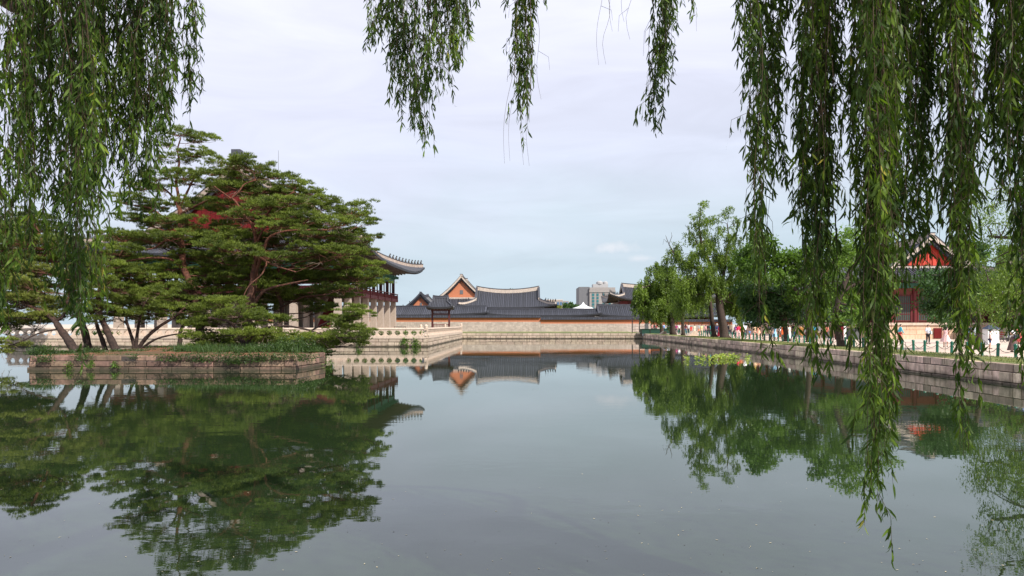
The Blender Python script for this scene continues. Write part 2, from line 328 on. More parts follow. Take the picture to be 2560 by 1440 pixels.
# short grass blades on the verge
n=42000
Yv=3+ (RNG.random(n)**1.6)*95; Xv=BX+.5+RNG.random(n)*3.2
C=np.stack([Xv,Yv,np.full(n,GZ+.01)],1); D=unit(np.stack([RNG.normal(size=n)*.35,RNG.normal(size=n)*.35,np.ones(n)],1))
sc=1+Yv/60
V,F=leaf_geo(C,D,(.05+RNG.random(n)*.06)*1.0,.012*sc)
tag(np_obj('grass',V,F,leafmat('grass_blade',(.085,.12,.03),(.22,.24,.075),.6,.2,.35)),kind='stuff',label='short sunlit grass growing on the verge above the stone bank',cat='grass')

def water():
    m=bpy.data.materials.new('pond_water'); m.use_nodes=True; N=m.node_tree.nodes; Lk=m.node_tree.links; b=N['Principled BSDF']
    b.inputs['Base Color'].default_value=(.015,.028,.011,1); b.inputs['Specular Tint'].default_value=(.91,1.0,.975,1); b.inputs['Roughness'].default_value=.015; b.inputs['IOR'].default_value=1.85
    tc=N.new('ShaderNodeTexCoord')
    mp=N.new('ShaderNodeMapping'); mp.inputs['Scale'].default_value=(.55,1,1); Lk.new(tc.outputs['Object'],mp.inputs['Vector'])
    a=N.new('ShaderNodeTexNoise'); a.inputs['Scale'].default_value=2.6; a.inputs['Detail'].default_value=3; Lk.new(mp.outputs[0],a.inputs['Vector'])
    c=N.new('ShaderNodeTexNoise'); c.inputs['Scale'].default_value=.14; c.inputs['Detail'].default_value=3; Lk.new(tc.outputs['Object'],c.inputs['Vector'])
    mr=N.new('ShaderNodeMapRange'); mr.inputs[1].default_value=.42; mr.inputs[2].default_value=.62; mr.inputs[3].default_value=.12; mr.inputs[4].default_value=1.1; Lk.new(c.outputs[0],mr.inputs[0])
    mu=N.new('ShaderNodeMath'); mu.operation='MULTIPLY'; Lk.new(a.outputs[0],mu.inputs[0]); Lk.new(mr.outputs[0],mu.inputs[1])
    bp=N.new('ShaderNodeBump'); bp.inputs['Strength'].default_value=1; bp.inputs['Distance'].default_value=.0026; Lk.new(mu.outputs[0],bp.inputs['Height']); Lk.new(bp.outputs[0],b.inputs['Normal'])
    return m
sheet('pond_water',WX-.2,BX+.3,NB-.2,FB+.3,0,water())

# ------------------------------------------------------------------ masonry
def block_wall(mb, A, B, courses, wr, batter=0.0, depth=.45, gap=.012, jit=.02):
    """courses: list of (z0,z1); blocks along A->B (2D), face to the right-hand side of A->B"""
    A,B=Vector((A[0],A[1],0)),Vector((B[0],B[1],0)); L=(B-A).length; d=(B-A)/L; nrm=Vector((d.y,-d.x,0))
    for ci,(z0,z1) in enumerate(courses):
        s=-random.random()*.3
        while s<L:
            wd=random.uniform(*wr)*(1.25 if ci==len(courses)-1 else 1); e=min(s+wd,L); s0=max(s,0)
            if L-e<.2: e=L
            if e-s0>.06:
                off=-batter*ci+random.uniform(-jit,jit); g2=gap; ch=.022
                zj0=z0+g2*.5; zj1=z1-g2*.5-random.uniform(0,.012)
                def pt(a,z,o): v=A+d*a+nrm*o; return (v.x,v.y,z)
                a0,a1=s0+g2*.5,e-g2*.5
                vs=[pt(a0,zj0,off-ch),pt(a1,zj0,off-ch),pt(a1,zj1,off-ch),pt(a0,zj1,off-ch),
                    pt(a0+ch,zj0+ch,off),pt(a1-ch,zj0+ch,off),pt(a1-ch,zj1-ch,off),pt(a0+ch,zj1-ch,off),
                    pt(a0,zj0,off-depth),pt(a1,zj0,off-depth),pt(a1,zj1,off-depth),pt(a0,zj1,off-depth)]
                mb.add(vs,[(4,5,6,7),(0,1,5,4),(1,2,6,5),(2,3,7,6),(3,0,4,7),(8,9,1,0),(9,10,2,1),(10,11,3,2),(11,8,0,3)])
            s=e
            if e>=L: break
def backing(mb,A,B,z0,z1,off=-.06):
    A,B=Vector((A[0],A[1],0)),Vector((B[0],B[1],0)); d=(B-A).normalized(); n=Vector((d.y,-d.x,0))*off
    mb.add([A+n+Vector((0,0,z0)),B+n+Vector((0,0,z0)),B+n+Vector((0,0,z1)),A+n+Vector((0,0,z1))],[(0,1,2,3)])

def retaining(name, segs, courses, wr, m, label, cat='stone wall', **k):
    o=empty(name,(0,0,0),label=label,cat=cat); b=MB(); c=MB()
    for A,B in segs: block_wall(b,A,B,courses,wr,**k); backing(c,A,B,courses[0][0],courses[-1][1]-.03,off=-.10-.0*1)
    b.build('stone_blocks',m,o); c.build('wall_core',M_mortar,o); return o
# right bank: face looks toward -X : A->B with right-hand normal (d.y,-d.x) = -X  => d.y<0
retaining('bank_wall',[((BX,FB+.3),(BX,1.0))],[(-.3,.10),(.10,.56),(.56,GZ)],(.42,.98),M_bank,'long grey granite block wall edging the right bank below the grass verge',batter=.035,gap=.026,jit=.03)
retaining('bank_wall',[((-13.5,FB),(BX,FB))],[(-.3,.08),(.08,.55),(.55,1.05)],(.5,1.3),M_granite,'pale far bank wall of granite blocks below the orange palace wall',batter=.03,gap=.05)
retaining('bank_wall',[((WX,1),(WX,FB))],[(-.3,.08),(.08,.55),(.55,1.0)],(.8,1.6),M_granite,'distant granite bank wall behind the small pine island',batter=.03)
retaining('bank_wall',[((BX,NB),(WX,NB))],[(-.3,.10),(.10,.56),(.56,GZ)],(.6,1.2),M_bank,'near granite bank wall on the side where the viewer stands',batter=.03)
# rusty iron stake at the right bank (narrow dark recess)
# ------------------------------------------------------------------ pine island
ISL=[(-29.1,39.7),(-13.45,39.7),(-13.15,44.6),(-16.9,57.5),(-31.0,57.5)]
io=empty('pine_island',(0,0,0),label='small low island edged in weathered brown stone blocks, carrying the pines',cat='island')
b=MB(); c=MB()
for i in range(5):
    A,B=ISL[i],ISL[(i+1)%5]; block_wall(b,A,B,[(-.3,.19),(.19,.53),(.53,.86)],(.55,1.45),batter=.04,jit=.05,gap=.035); backing(c,A,B,-.3,.8,off=-.12)
b.build('stone_blocks',M_islewall,io); c.build('wall_core',M_mortar,io)
cx=sum(p[0] for p in ISL)/5; cy=sum(p[1] for p in ISL)/5
rows=[]
for k,(s,z) in enumerate(((.985,.80),(.93,.86),(.7,.95),(.35,1.05),(.02,1.08))):
    r=[]
    for i in range(5):
        A,B=ISL[i],ISL[(i+1)%5]
        for t in np.linspace(0,1,9)[:-1]:
            x=A[0]*(1-t)+B[0]*t; y=A[1]*(1-t)+B[1]*t; r.append((cx+(x-cx)*s,cy+(y-cy)*s,z+random.uniform(-.02,.03)*(k>0)))
    r.append(r[0]); rows.append(r)
b=MB(); b.grid(rows); b.build('soil',M_dirt,io,smooth=True)
# ------------------------------------------------------------------ hanok roofs
def hip_gable_roof(root, hx, hy, ze, zr, g, lift, pitch=.35, nd=9, ov=3.0, soff=True, ribr=.085, ridge_h=.75, ridge_w=.5, pa=.55, gable_mat=None, base_z=None, names=('roof',), rafters=True, hipmat=None, seglen=None, capmat=None, ridge_sag=.5, vent=False):
    def prof(t): return pa*t+(1-pa)*t*t
    def Z(x,y,d):
        l=lift*(min(1,abs(x)/hx)**3.2)*(min(1,abs(y)/hy)**3.2)
        t=min(1,d/hy); sag=ridge_sag*(abs(x)/max(hx-g,.1))**2*t*t if abs(x)<=hx-g+.01 else ridge_sag*t*t
        return ze+(zr-ze)*prof(t)+l+sag
    bed=MB(); rib=MB()
    def patch(cols, fn):   # cols: list of (s,dmax); fn(s,d)->point
        rows=[]
        for s,dm in cols: rows.append([fn(s,dm*k/nd) for k in range(nd+1)])
        bed.grid(rows)
    def ribs(svals, dmf, fn):
        for s in svals:
            dm=dmf(s)
            if dm<.25: continue
            pts=[Vector(fn(s,dm*k/nd))+Vector((0,0,ribr*.4)) for k in range(nd+1)]
            # short half-round strip: 3 faces
            sd=Vector(fn(s+.01,0))-Vector(fn(s,0)); sd.z=0; sd=sd.normalized() if sd.length>1e-6 else Vector((1,0,0))
            vs=[]
            for p in pts: vs += [p-sd*ribr-Vector((0,0,ribr*.4)), p-sd*ribr*.55+Vector((0,0,ribr*.7)), p+sd*ribr*.55+Vector((0,0,ribr*.7)), p+sd*ribr-Vector((0,0,ribr*.4))]
            fs=[]
            for k in range(len(pts)-1):
                for j in range(3): a=k*4+j; fs.append((a,a+1,a+5,a+4))
            fs.append((3,2,1,0)); rib.add(vs,fs)
    for sy in (-1,1):
        F=lambda x,d,sy=sy:(x, sy*(hy-d), Z(x,sy*(hy-d),d))
        xs=list(np.linspace(-(hx-g),hx-g,13)); patch([(x,hy) for x in xs],F)
        if g>0:
            for sx in (-1,1):
                patch([(sx*x,max(.0,hx-x)) for x in np.linspace(hx-g,hx,8)],F)
        n=int(2*hx/pitch); sv=[-hx+pitch*(i+.5) for i in range(n)]
        ribs(sv, lambda x:hy if abs(x)<=hx-g else hx-abs(x), F)
    if g>0:
        for sx in (-1,1):
            F=lambda y,d,sx=sx:(sx*(hx-d), y, Z(sx*(hx-d),y,d) if d<g else Z(sx*(hx-g),y,g)-ridge_sag*0+ (d-g)*.62)
            gi=g+.6
            cols=[(y,max(0,min(gi,hy-abs(y)))) for y in np.linspace(-hy,hy,29)]; patch(cols,F)
            n=int(2*hy/pitch); ribs([-hy+pitch*(i+.5) for i in range(n)], lambda y:max(0,min(g,hy-abs(y))), F)
    bed.build('roof_bed',M_tilebed,root,smooth=True); rib.build('roof_tiles',M_tile,root)
    # fascia + soffit + rafters
    if soff:
        so=MB(); fa=MB(); rf=MB(); th=.30
        for sy in (-1,1):
            G=lambda x,d,sy=sy:(x, sy*(hy-d), Z(x,sy*(hy-d),0)-th+d*.10)
            xs=np.linspace(-hx,hx,25); so.grid([[G(x,min(d,hx-abs(x))) for d in (0.06,ov*.5,ov)] for x in xs])
            fa.path([(x,sy*(hy-.03),Z(x,sy*hy,0)-th) for x in xs],.10,th-.03)
            if rafters:
                k=int(2*(hx-ov*.3)/.55)
                for i in range(k+1):
                    x=-(hx-ov*.3)+i*.55; p=Vector(G(x,.12)); q=Vector(G(x,min(ov,hx-abs(x)+.2))); rf.bar(p-Vector((0,0,.10)),q-Vector((0,0,.10)),.16,.16)
        for sx in (-1,1):
            G=lambda y,d,sx=sx:(sx*(hx-d), y, Z(sx*(hx-d),y,0)-th+d*.10)
            ys=np.linspace(-hy,hy,25)
            if g>0:
                so.grid([[G(y,min(d,hy-abs(y))) for d in (0.06,ov*.5,ov)] for y in ys]); fa.path([(sx*(hx-.03),y,Z(sx*hx,y,0)-th) for y in ys],.10,th-.03)
                if rafters:
                    k=int(2*(hy-ov*.3)/.55)
                    for i in range(k+1):
                        y=-(hy-ov*.3)+i*.55; p=Vector(G(y,.12)); q=Vector(G(y,min(ov,hy-abs(y)+.2))); rf.bar(p-Vector((0,0,.10)),q-Vector((0,0,.10)),.16,.16)
        so.build('soffit',M_soffit,root); fa.build('eave_fascia',M_fascia,root)
        if rafters: rf.build('rafters',M_soffit,root)
    # ridges
    hm=hipmat or M_plaster; rd=MB(); cap=MB()
    ex=hx-g
    top=[(x,0,Z(x,0,hy)-.1) for x in np.linspace(-ex,ex,13)]
    rd.path(top,ridge_w,ridge_h); cap.path([(p[0],p[1],p[2]+ridge_h) for p in top],ridge_w*1.25,.16)
    if g>0:
        for sx in (-1,1):
            for sy in (-1,1):
                vp=[]
                for d in np.linspace(hy-.2,g,8): y=sy*(hy-d); vp.append((sx*(ex-.12),y,Z(ex,y,d)))
                rd.path(vp,ridge_w*.8,ridge_h*.75); cap.path([(p[0],p[1],p[2]+ridge_h*.75) for p in vp],ridge_w,.12)
                hp=[]
                for d in np.linspace(g,.35,9): x=sx*(hx-d); y=sy*(hy-d); hp.append((x,y,Z(x,y,d)))
                rd.path(hp,ridge_w*.62,ridge_h*.55); cap.path([(p[0],p[1],p[2]+ridge_h*.55) for p in hp],ridge_w*.8,.12)
    else:
        for sx in (-1,1):
            for sy in (-1,1):
                vp=[(sx*(ex-.15),sy*(hy-d),Z(ex,sy*(hy-d),d)) for d in np.linspace(hy-.2,.2,7)]
                rd.path(vp,ridge_w*.7,ridge_h*.45); cap.path([(p[0],p[1],p[2]+ridge_h*.45) for p in vp],ridge_w*.9,.1)
    rd.build('ridge',hm,root); cap.build('ridge_cap',capmat or M_tile,root)
    # gable panels
    if gable_mat is not None and g>0:
        for sx in (-1,1):
            xg=ex-.75; gb=MB(); bt=MB(); vb=MB(); z0=Z(ex,0,g)-.0; n=22
            ylim=hy-g-.3; ys=np.linspace(-ylim,ylim,n+1); vs=[]
            zt=lambda y:max(z0+.02,Z(ex,y,hy-abs(y))-.35)
            for y in ys: vs += [(sx*xg,y,z0-.2),(sx*xg,y,zt(y))]
            gb.add(vs,[(2*i,2*i+2,2*i+3,2*i+1) for i in range(n)])
            if vent!='orange':
                for y in np.arange(-ylim+.4,ylim-.3,.62):
                    if zt(y)-z0>.3: gb.box((sx*(xg+.05),y,(z0+zt(y))/2),(.09,.10,zt(y)-z0-.05))
            gp=gb.build('gable_panel',gable_mat,root)
            if vent=='orange': q=MB(); q.box((sx*(xg+.04),0,z0+(zt(0)-z0)*.34),(.08,(zt(0)-z0)*.16,(zt(0)-z0)*.2)); q.build('vent_grille',M_greybld2,gp)
            for sy in (-1,1):
                pts=[(sx*(ex-.25),sy*(hy-d),Z(ex,sy*(hy-d),d)-.62) for d in np.linspace(hy-.05,g+.1,8)]
                vb.path(pts,.12,.50)
                for q_ in np.linspace(.06,.96,14):
                    d=g+(hy-g)*q_; y=sy*(hy-d); vb.bar((sx*(ex-.75),y,Z(ex,y,d)-.42),(sx*(ex-.05),y,Z(ex,y,d)-.42),.13,.13)
            vb.build('bargeboard',M_tilebed,root)
            if base_z: q=MB(); q.path([(sx*(ex-.2),y,z0-.12) for y in np.linspace(-ylim,ylim,6)],.5,base_z); q.build('gable_ledge',hm,root)
    return Z

def figures(root, Z, hx, hy, sx, sy, n, ridge_h, m, d0=.7, d1=5.5, s=1.0):
    for i in range(n):
        d=d0+(d1-d0)*i/(n-1); x=sx*(hx-d); y=sy*(hy-d); z=Z(x,y,d)+ridge_h
        b=MB(); b.lathe((x,y,z),[(.13*s,0),(.15*s,.12*s),(.11*s,.3*s),(.06*s,.38*s)],6); b.lathe((x+sx*.05*s,y+sy*.05*s,z+.36*s),[(.03*s,0),(.09*s,.06*s),(.08*s,.14*s),(.02*s,.2*s)],6)
        b.add([(x+sx*.07*s,y+sy*.07*s,z+.42*s),(x+sx*.2*s,y+sy*.2*s,z+.40*s),(x+sx*.07*s,y+sy*.07*s,z+.5*s),(x+sx*.08*s-.04,y+sy*.07*s+.04,z+.44*s)],[(0,1,2),(0,3,1),(3,2,1),(0,2,3)])
        b.build('ridge_figure',m,root)

# ------------------------------------------------------------------ pavilion on its terrace
ang=R(90-1.52); pc=Vector((-37.9,103.4,0))
pav=empty('pavilion',(pc.x,pc.y,0),ang,label='huge two-storey open pavilion on stone pillars with a sweeping hip and gable tile roof',cat='pavilion')
HX,HY=16.0,14.25; BZ=1.85; CT=6.5
rb=MB(); rb.box((0,0,(1.2+BZ)/2),(2*HX+3.4,2*HY+3.4,BZ-1.2)); rb.build('stylobate',M_granite2,pav)
cxs=np.linspace(-HX,HX,8); cys=np.linspace(-HY,HY,6)
for i,x in enumerate(cxs):
    for j,y in enumerate(cys):
        b=MB(); outer=i in(0,7) or j in(0,5)
        if outer: b.box((x,y,(BZ+CT)/2),(.92,.92,CT-BZ),top=.82)
        else: b.lathe((x,y,BZ),[(.45,0),(.44,1.5),(.36,CT-BZ)],14)
        b.build('stone_pillar',M_stonecol,pav)
b=MB(); b.box((0,0,CT+.22),(2*HX+1.0,2*HY+1.0,.36)); b.build('upper_floor',M_dkred,pav)
for a_,b_,L_ in ((0,1,HX),(0,-1,HX),(1,0,HY),(-1,0,HY)):
    # red balustrade and beam on each side
    r=MB()
    if b_:
        y=b_*(HY+.62); r.bar((-HX-.7,y,CT+.28),(HX+.7,y,CT+.28),.16,.52); r.bar((-HX-.7,y,CT+1.36),(HX+.7,y,CT+1.36),.14,.12); r.bar((-HX-.7,y,CT+.80),(HX+.7,y,CT+.80),.08,.62)
        for x in np.arange(-HX-.6,HX+.61,.42): r.box((x,y+b_*.06,CT+.82),(.09,.06,.60))
        for x in cxs: r.box((x,y+b_*.08,CT+.72),(.16,.16,1.30))
    else:
        x=a_*(HX+.62); r.bar((x,-HY-.7,CT+.28),(x,HY+.7,CT+.28),.16,.52); r.bar((x,-HY-.7,CT+1.36),(x,HY+.7,CT+1.36),.14,.12); r.bar((x,-HY-.7,CT+.80),(x,HY+.7,CT+.80),.08,.62)
        for y in np.arange(-HY-.6,HY+.61,.42): r.box((x+a_*.06,y,CT+.82),(.06,.09,.60))
        for y in cys: r.box((x+a_*.08,y,CT+.72),(.16,.16,1.30))
    r.build('balustrade',M_red,pav)
for i,x in enumerate(cxs):
    for j,y in enumerate(cys):
        if i in(0,7) or j in(0,5):
            b=MB(); b.box((x,y,(CT+.4+10.6)/2),(.42,.42,10.6-CT-.4)); b.build('timber_post',M_dkred,pav)
# intermediate posts, lintels, painted brackets
fr=MB(); lt=MB(); bk=MB()
for s in (-1,1):
    y=s*HY
    for i in range(7):
        xm=(cxs[i]+cxs[i+1])/2
        fr=MB(); fr.box((xm,y,8.55),(.14,.14,2.9)); fr.build('window_frame',M_dkred,pav)
    lt.bar((-HX,y,10.15),(HX,y,10.15),.3,.62); bk.bar((-HX-.3,y,10.75),(HX+.3,y,10.75),.5,.55)
    for x in np.arange(-HX,HX+.1,1.14): bk.box((x,s*(HY+.45),10.72),(.30,1.0,.42))
    x=s*HX
    for i in range(5): fr=MB(); fr.box((x,(cys[i]+cys[i+1])/2,8.55),(.14,.14,2.9)); fr.build('window_frame',M_dkred,pav)
    lt.bar((x,-HY,10.15),(x,HY,10.15),.3,.62); bk.bar((x,-HY-.3,10.75),(x,HY+.3,10.75),.5,.55)
    for y in np.arange(-HY,HY+.1,1.14): bk.box((s*(HX+.45),y,10.72),(1.0,.30,.42))
lt.build('lintel',M_green,pav); bk.build('bracket_band',M_green,pav)
b=MB(); b.box((0,0,11.0),(2*HX-.6,2*HY-.6,.12)); b.build('ceiling',M_soffit,pav)
st=MB(); st.bar((-HX+3.2,-HY+3.0,2.0),(-HX+8.5,-HY+3.0,6.4),1.6,.25)
st.bar((-HX+3.2,-HY+2.2,2.6),(-HX+8.5,-HY+2.2,7.0),.1,.5); st.build('staircase',M_red,pav)
ZP=hip_gable_roof(pav,HX+4.7,HY+4.7,11.25,22.6,7.0,1.75,pitch=.36,ov=4.6,gable_mat=M_redp,ridge_h=1.0,ridge_w=.75,ribr=.10,ridge_sag=.7,base_z=.5,hipmat=mat('weathered_plaster',(.36,.29,.25),.85,var=.22,vscale=1.3,stain=(.18,.15,.13)))
for sx in (-1,1):
    for sy in (-1,1): figures(pav,ZP,HX+4.7,HY+4.7,sx,sy,11,.62,M_dark,d0=.6,d1=5.2,s=1.35)
for sx in (-1,1):
    b=MB(); x=sx*(HX+4.7-7.0-.1); z=ZP(x,0,HY+4.7)+.85
    b.box((x,0,z+.45),(.75,1.5,1.1)); b.box((x-sx*.25,0,z+1.25),(.95,1.2,.7)); b.box((x-sx*.6,0,z+1.0),(.4,.8,.5)); b.build('ridge_finial',M_tile,pav)

# terrace island
TX0,TX1,TY0,TY1=-61.7,-11.6,80.5,FB
to=empty('pavilion_terrace',(0,0,0),label='broad rectangular terrace of pale granite blocks carrying the big pavilion',cat='terrace')
b=MB(); c=MB()
for A,B in (((TX0,TY0),(TX1,TY0)),((TX1,TY0),(TX1,TY1)),((TX0,TY1),(TX0,TY0))):
    block_wall(b,A,B,[(-.3,.06),(.06,.56),(.56,.98)],(.7,1.35),batter=.02,gap=.045,jit=.03); backing(c,A,B,-.3,1.0,off=-.12)
b.build('stone_blocks',M_granite,to); c.build('wall_core',M_mortar,to)
b=MB(); b.add([(TX0+.3,TY0+.3,1.0),(TX1-.3,TY0+.3,1.0),(TX1-.3,TY1+1,1.0),(TX0+.3,TY1+1,1.0)],[(0,1,2,3)]); b.build('paving',M_sand,to)
def baluster_rail(A,B,label,hole=True,gaps=()):
    o=empty('stone_railing',(0,0,0),label=label,cat='stone railing',group='stone railings round the pavilion terrace')
    A,B=Vector((A[0],A[1],0)),Vector((B[0],B[1],0)); L=(B-A).length; d=(B-A)/L; rz=math.atan2(d.y,d.x)
    pl=MB(); s=0
    while s<L:
        e=min(L,s+random.uniform(1.9,2.6)); q=A+d*((s+e)/2); pl.box((q.x,q.y,1.15),(e-s-.015,.52,.36),rz); s=e
    pl.build('plinth',M_granite2,o)
    rl=MB(); n=int(L/2.94); 
    for i in range(n): p=A+d*(L*i/n); q=A+d*(L*(i+1)/n-.012); rl.tube([(p.x,p.y,2.10),(q.x,q.y,2.10)],.15,8)
    rl.build('rail',M_granite2,o)
    k=int(round(L/.98)); pr=[(.40,0),(.30,.07),(.15,.20),(.13,.34),(.20,.48),(.42,.64)]
    # hourglass slabs: thin across, wide along
    def slab(mb,q,w):
        vs=[]
        for r,z in pr:
            for a,t in ((-1,-1),(1,-1),(1,1),(-1,1)):
                x=a*r*w; y=t*(.11); vs.append((q.x+x*d.x-y*d.y,q.y+x*d.y+y*d.x,1.33+z))
        fs=[(3,2,1,0)]
        for i in range(len(pr)-1):
            for j in range(4): fs.append((i*4+j,i*4+(j+1)%4,i*4+4+(j+1)%4,i*4+4+j))
        mb.add(vs,fs)
    for i in range(k+1):
        b=MB(); slab(b,A+d*(L*i/k),1.0); b.build('baluster',M_granite2,o)
    return o
baluster_rail((TX0+.3,TY0+.22),(TX1-.25,TY0+.22),'pale stone railing with oval openings along the water side facing the viewer')
baluster_rail((TX1-.25,TY0+.25),(TX1-.25,TY1-.2),'pale stone railing running back along the terrace side toward the far bank')
def lantern_post(x,y,z0,label):
    o=empty('stone_post',(x,y,z0),label=label,cat='stone post'); b=MB(); b.box((0,0,.55),(.42,.42,1.1)); b.build('shaft',M_granite2,o)
    b=MB(); b.lathe((0,0,1.1),[(.2,0),(.26,.08),(.16,.16),(.22,.26),(.2,.44),(.08,.55)],10); b.build('carved_top',M_granite2,o,smooth=True); return o
lantern_post(TX1-.25,TY0+.22,1.0,'carved stone corner post at the near corner of the terrace railing')
lantern_post(TX1-.25,TY1-.3,1.2,'carved stone post where the terrace railing ends at the far bank')
lantern_post(-15.6,101,1.0,'squat carved stone post standing between the railing and the far gate')
lantern_post(-14.0,118,1.0,'carved stone post beside the small tiled gate')
# black notice rack on the terrace
o=empty('notice_rack',(*P(1000,820,108)[:2],1.0),label='small black metal barrier rack standing beside the last pavilion pillar',cat='barrier'); b=MB()
for x in (-.9,.9): b.box((x,0,.65),(.07,.07,1.3))
for z in (.8,1.25): b.bar((-.9,0,z),(.9,0,z),.05,.06)
for x in np.arange(-.6,.7,.3): b.box((x,0,1.02),(.04,.04,.42))
b.build('frame',M_dark,o)
# ------------------------------------------------------------------ palace walls
def palace_wall(x0,x1,y,zs,label,th=.8):
    """zs: base, brick top, orange top, cap top"""
    z0,z1,z2,z3=zs; o=empty('palace_wall',((x0+x1)/2,y,z0),label=label,cat='wall'); L=x1-x0
    m=mat('wall_brick',(.47,.40,.36),.85,var=.12,vscale=2,island=.16,stain=(.33,.27,.24))
    b=MB(); h=(z1-z0)/7
    for r in range(7):
        s=-L/2-(r%2)*.3
        while s<L/2:
            e=min(s+.62,L/2); a=max(s,-L/2)
            if e-a>.05: b.box(((a+e)/2,-th/2+.02,h*(r+.5)),(e-a-.02,.1,h-.025))
            s+=.62
    b.box((0,.05,(z1-z0)/2),(L,th-.1,z1-z0)); b.build('brick_base',m,o)
    b=MB(); b.box((0,0,(z1+z2)/2-z0),(L,th-.12,z2-z1-.004)); n=int(L/.5)
    for i in range(n): b.box((-L/2+(i+.5)*L/n,-th/2+.03,z2-z0-.14),(.22,.10,.10))
    b.build('orange_band',M_orange,o)
    b=MB(); t=MB()
    b.add([(-L/2,-th*.95,z2-z0),(L/2,-th*.95,z2-z0),(L/2,0,z3-z0-.12),(-L/2,0,z3-z0-.12),(-L/2,th*.95,z2-z0),(L/2,th*.95,z2-z0)],[(0,1,2,3),(3,2,5,4),(0,4,5,1),(0,3,4),(1,5,2)])
    n=int(L/.34)
    for i in range(n):
        x=-L/2+(i+.5)*L/n
        t.tube([(x,-th,z2-z0+.04),(x,-.05,z3-z0-.1)],.07,5); 
    t.bar((-L/2,0,z3-z0-.03),(L/2,0,z3-z0-.03),.3,.16)
    b.build('cap_bed',M_tilebed,o); t.build('cap_tiles',M_tile,o); return o
YW=145.0
zz=lambda py,Y=YW: CZ-(py-CY)/FPX*Y
xx=lambda px,Y=YW:(px-CX)/FPX*Y
palace_wall(-62,xx(1351),YW,(1.05,zz(804.5),zz(794.5),zz(787.5)),'taller left stretch of orange and grey brick palace wall with a tiled cap')
palace_wall(xx(1351)+.02,xx(1626),YW,(1.05,zz(809),zz(799.5),zz(792.5)),'lower right stretch of orange and grey brick palace wall along the far bank')
palace_wall(xx(1628,147),xx(1830,147),147,(1.0,zz(812,147),zz(804.5,147),zz(799,147)),'orange topped palace wall behind the strolling crowd and willows')
# small tiled gate
go=empty('palace_gate',(xx(1102,130),130,1.1),label='small timber gate with its own curved tile roof at the end of the terrace bridge',cat='gate')
b=MB()
for x in (-1.6,1.6): b.box((x,0,2.3),(.34,.34,4.6))
b.bar((-1.9,0,4.3),(1.9,0,4.3),.3,.4); b.bar((-1.6,0,3.5),(1.6,0,3.5),.22,.25)
for x in np.arange(-1.4,1.5,.28): b.box((x,0,3.9),(.08,.08,.55))
b.build('frame',M_dkred,go)
b=MB()
for x in np.arange(-1.4,1.5,.28): b.box((x,.1,.85),(.07,.07,1.5))
b.bar((-1.5,.1,1.5),(1.5,.1,1.5),.08,.1); b.build('low_fence',M_red,go)
hip_gable_roof(go,2.5,1.8,4.75,6.6,1.0,.35,pitch=.30,ov=1.2,ridge_h=.35,ridge_w=.35,ribr=.09,ridge_sag=.15,hipmat=M_tile,nd=6,rafters=True)
b=MB(); b.bar((-2.0,0,4.72),(2.0,0,4.72),1.0,.3); b.build('bracket_band',M_green,go)
# bank corner shelter frame (black posts at the end of the wall)
o=empty('bank_fence',(xx(1602,126),127.5,1.06),label='black open post frame at the far bank corner by the wall end',cat='fence'); b=MB()
for x in (-1.35,0,): b.box((x,0,1.35),(.16,.16,2.7))
b.bar((-1.35,0,2.6),(1.4,0,2.6),.12,.12); b.bar((-1.35,0,.6),(1.0,0,.6),.05,.05); b.bar((-1.35,0,1.2),(1.0,0,1.2),.05,.05); b.build('frame',M_dark,o)
b=MB(); b.add([(.9,-.1,0),(1.75,-.1,0),(1.62,-.1,2.65),(1.15,-.1,2.65),(.9,.1,0),(1.75,.1,0),(1.62,.1,2.65),(1.15,.1,2.65)],[(0,1,2,3),(7,6,5,4),(0,4,5,1),(1,5,6,2),(2,6,7,3),(3,7,4,0)]); b.build('side_panel',M_grey,o)

# ------------------------------------------------------------------ palace halls
def hall(name,px0,px1,ridge_py,eave_py,Y,g,label,hy=4.5,lift=.5,rz=0,gm=None,base=True,wallm=None,ridge_h=.6,hipmat=None,ridge_px=None,pitch=.42,sag=.4,vent=False,ov=1.6,fig=0,cat='palace hall',pa=.6):
    """hall with ridge parallel to the picture; px0..px1 eave ends"""
    x0,x1=xx(px0,Y),xx(px1,Y); ze=zz(eave_py,Y-hy); zr=zz(ridge_py,Y)-ridge_h-.1
    o=empty(name,((x0+x1)/2,Y,0),rz,label=label,cat=cat); hx=(x1-x0)/2
    Zf=hip_gable_roof(o,hx,hy,ze,zr,g,lift,pitch=pitch,ov=ov,gable_mat=gm,ridge_h=ridge_h,ridge_w=.5,ribr=.11,nd=7,ridge_sag=sag,hipmat=hipmat,rafters=True,vent=vent,pa=pa)
    b=MB(); b.box((0,0,(1.0+ze)/2),(2*(hx-ov),2*(hy-ov*.9),ze-1.0)); b.build('wall',wallm or M_red,o)
    b=MB(); 
    for x in np.linspace(-(hx-ov),hx-ov,max(3,int(hx/1.4))): b.box((x,-(hy-ov*.9)-.06,(1.0+ze)/2),(.35,.3,ze-1.0))
    b.build('posts',M_dkred,o)
    if fig:
        for sx in (-1,1):
            for sy in (-1,1): figures(o,Zf,hx,hy,sx,sy,fig,ridge_h*.75,M_dark,d0=.4,d1=2.6,s=1.1)
    return o,Zf,hx,ze,zr
hall('palace_corridor',700,1217,763.5,787,152,0,'long tiled corridor roof behind the wall, ending in a step beside the big hall',hy=4.2,hipmat=M_tile,ridge_h=.35,sag=.1)
hall('palace_corridor',1219,1500,770.5,788.5,152.3,0,'long low corridor roof, mossy toward its far end, in front of the big hall',hy=3.9,hipmat=M_tile,ridge_h=.35,sag=0)
hall('palace_corridor',1492,1790,760.5,791,153,0,'tallest corridor roof, running on behind the bank willows',hy=4.6,hipmat=M_tile,ridge_h=.35,sag=.1)
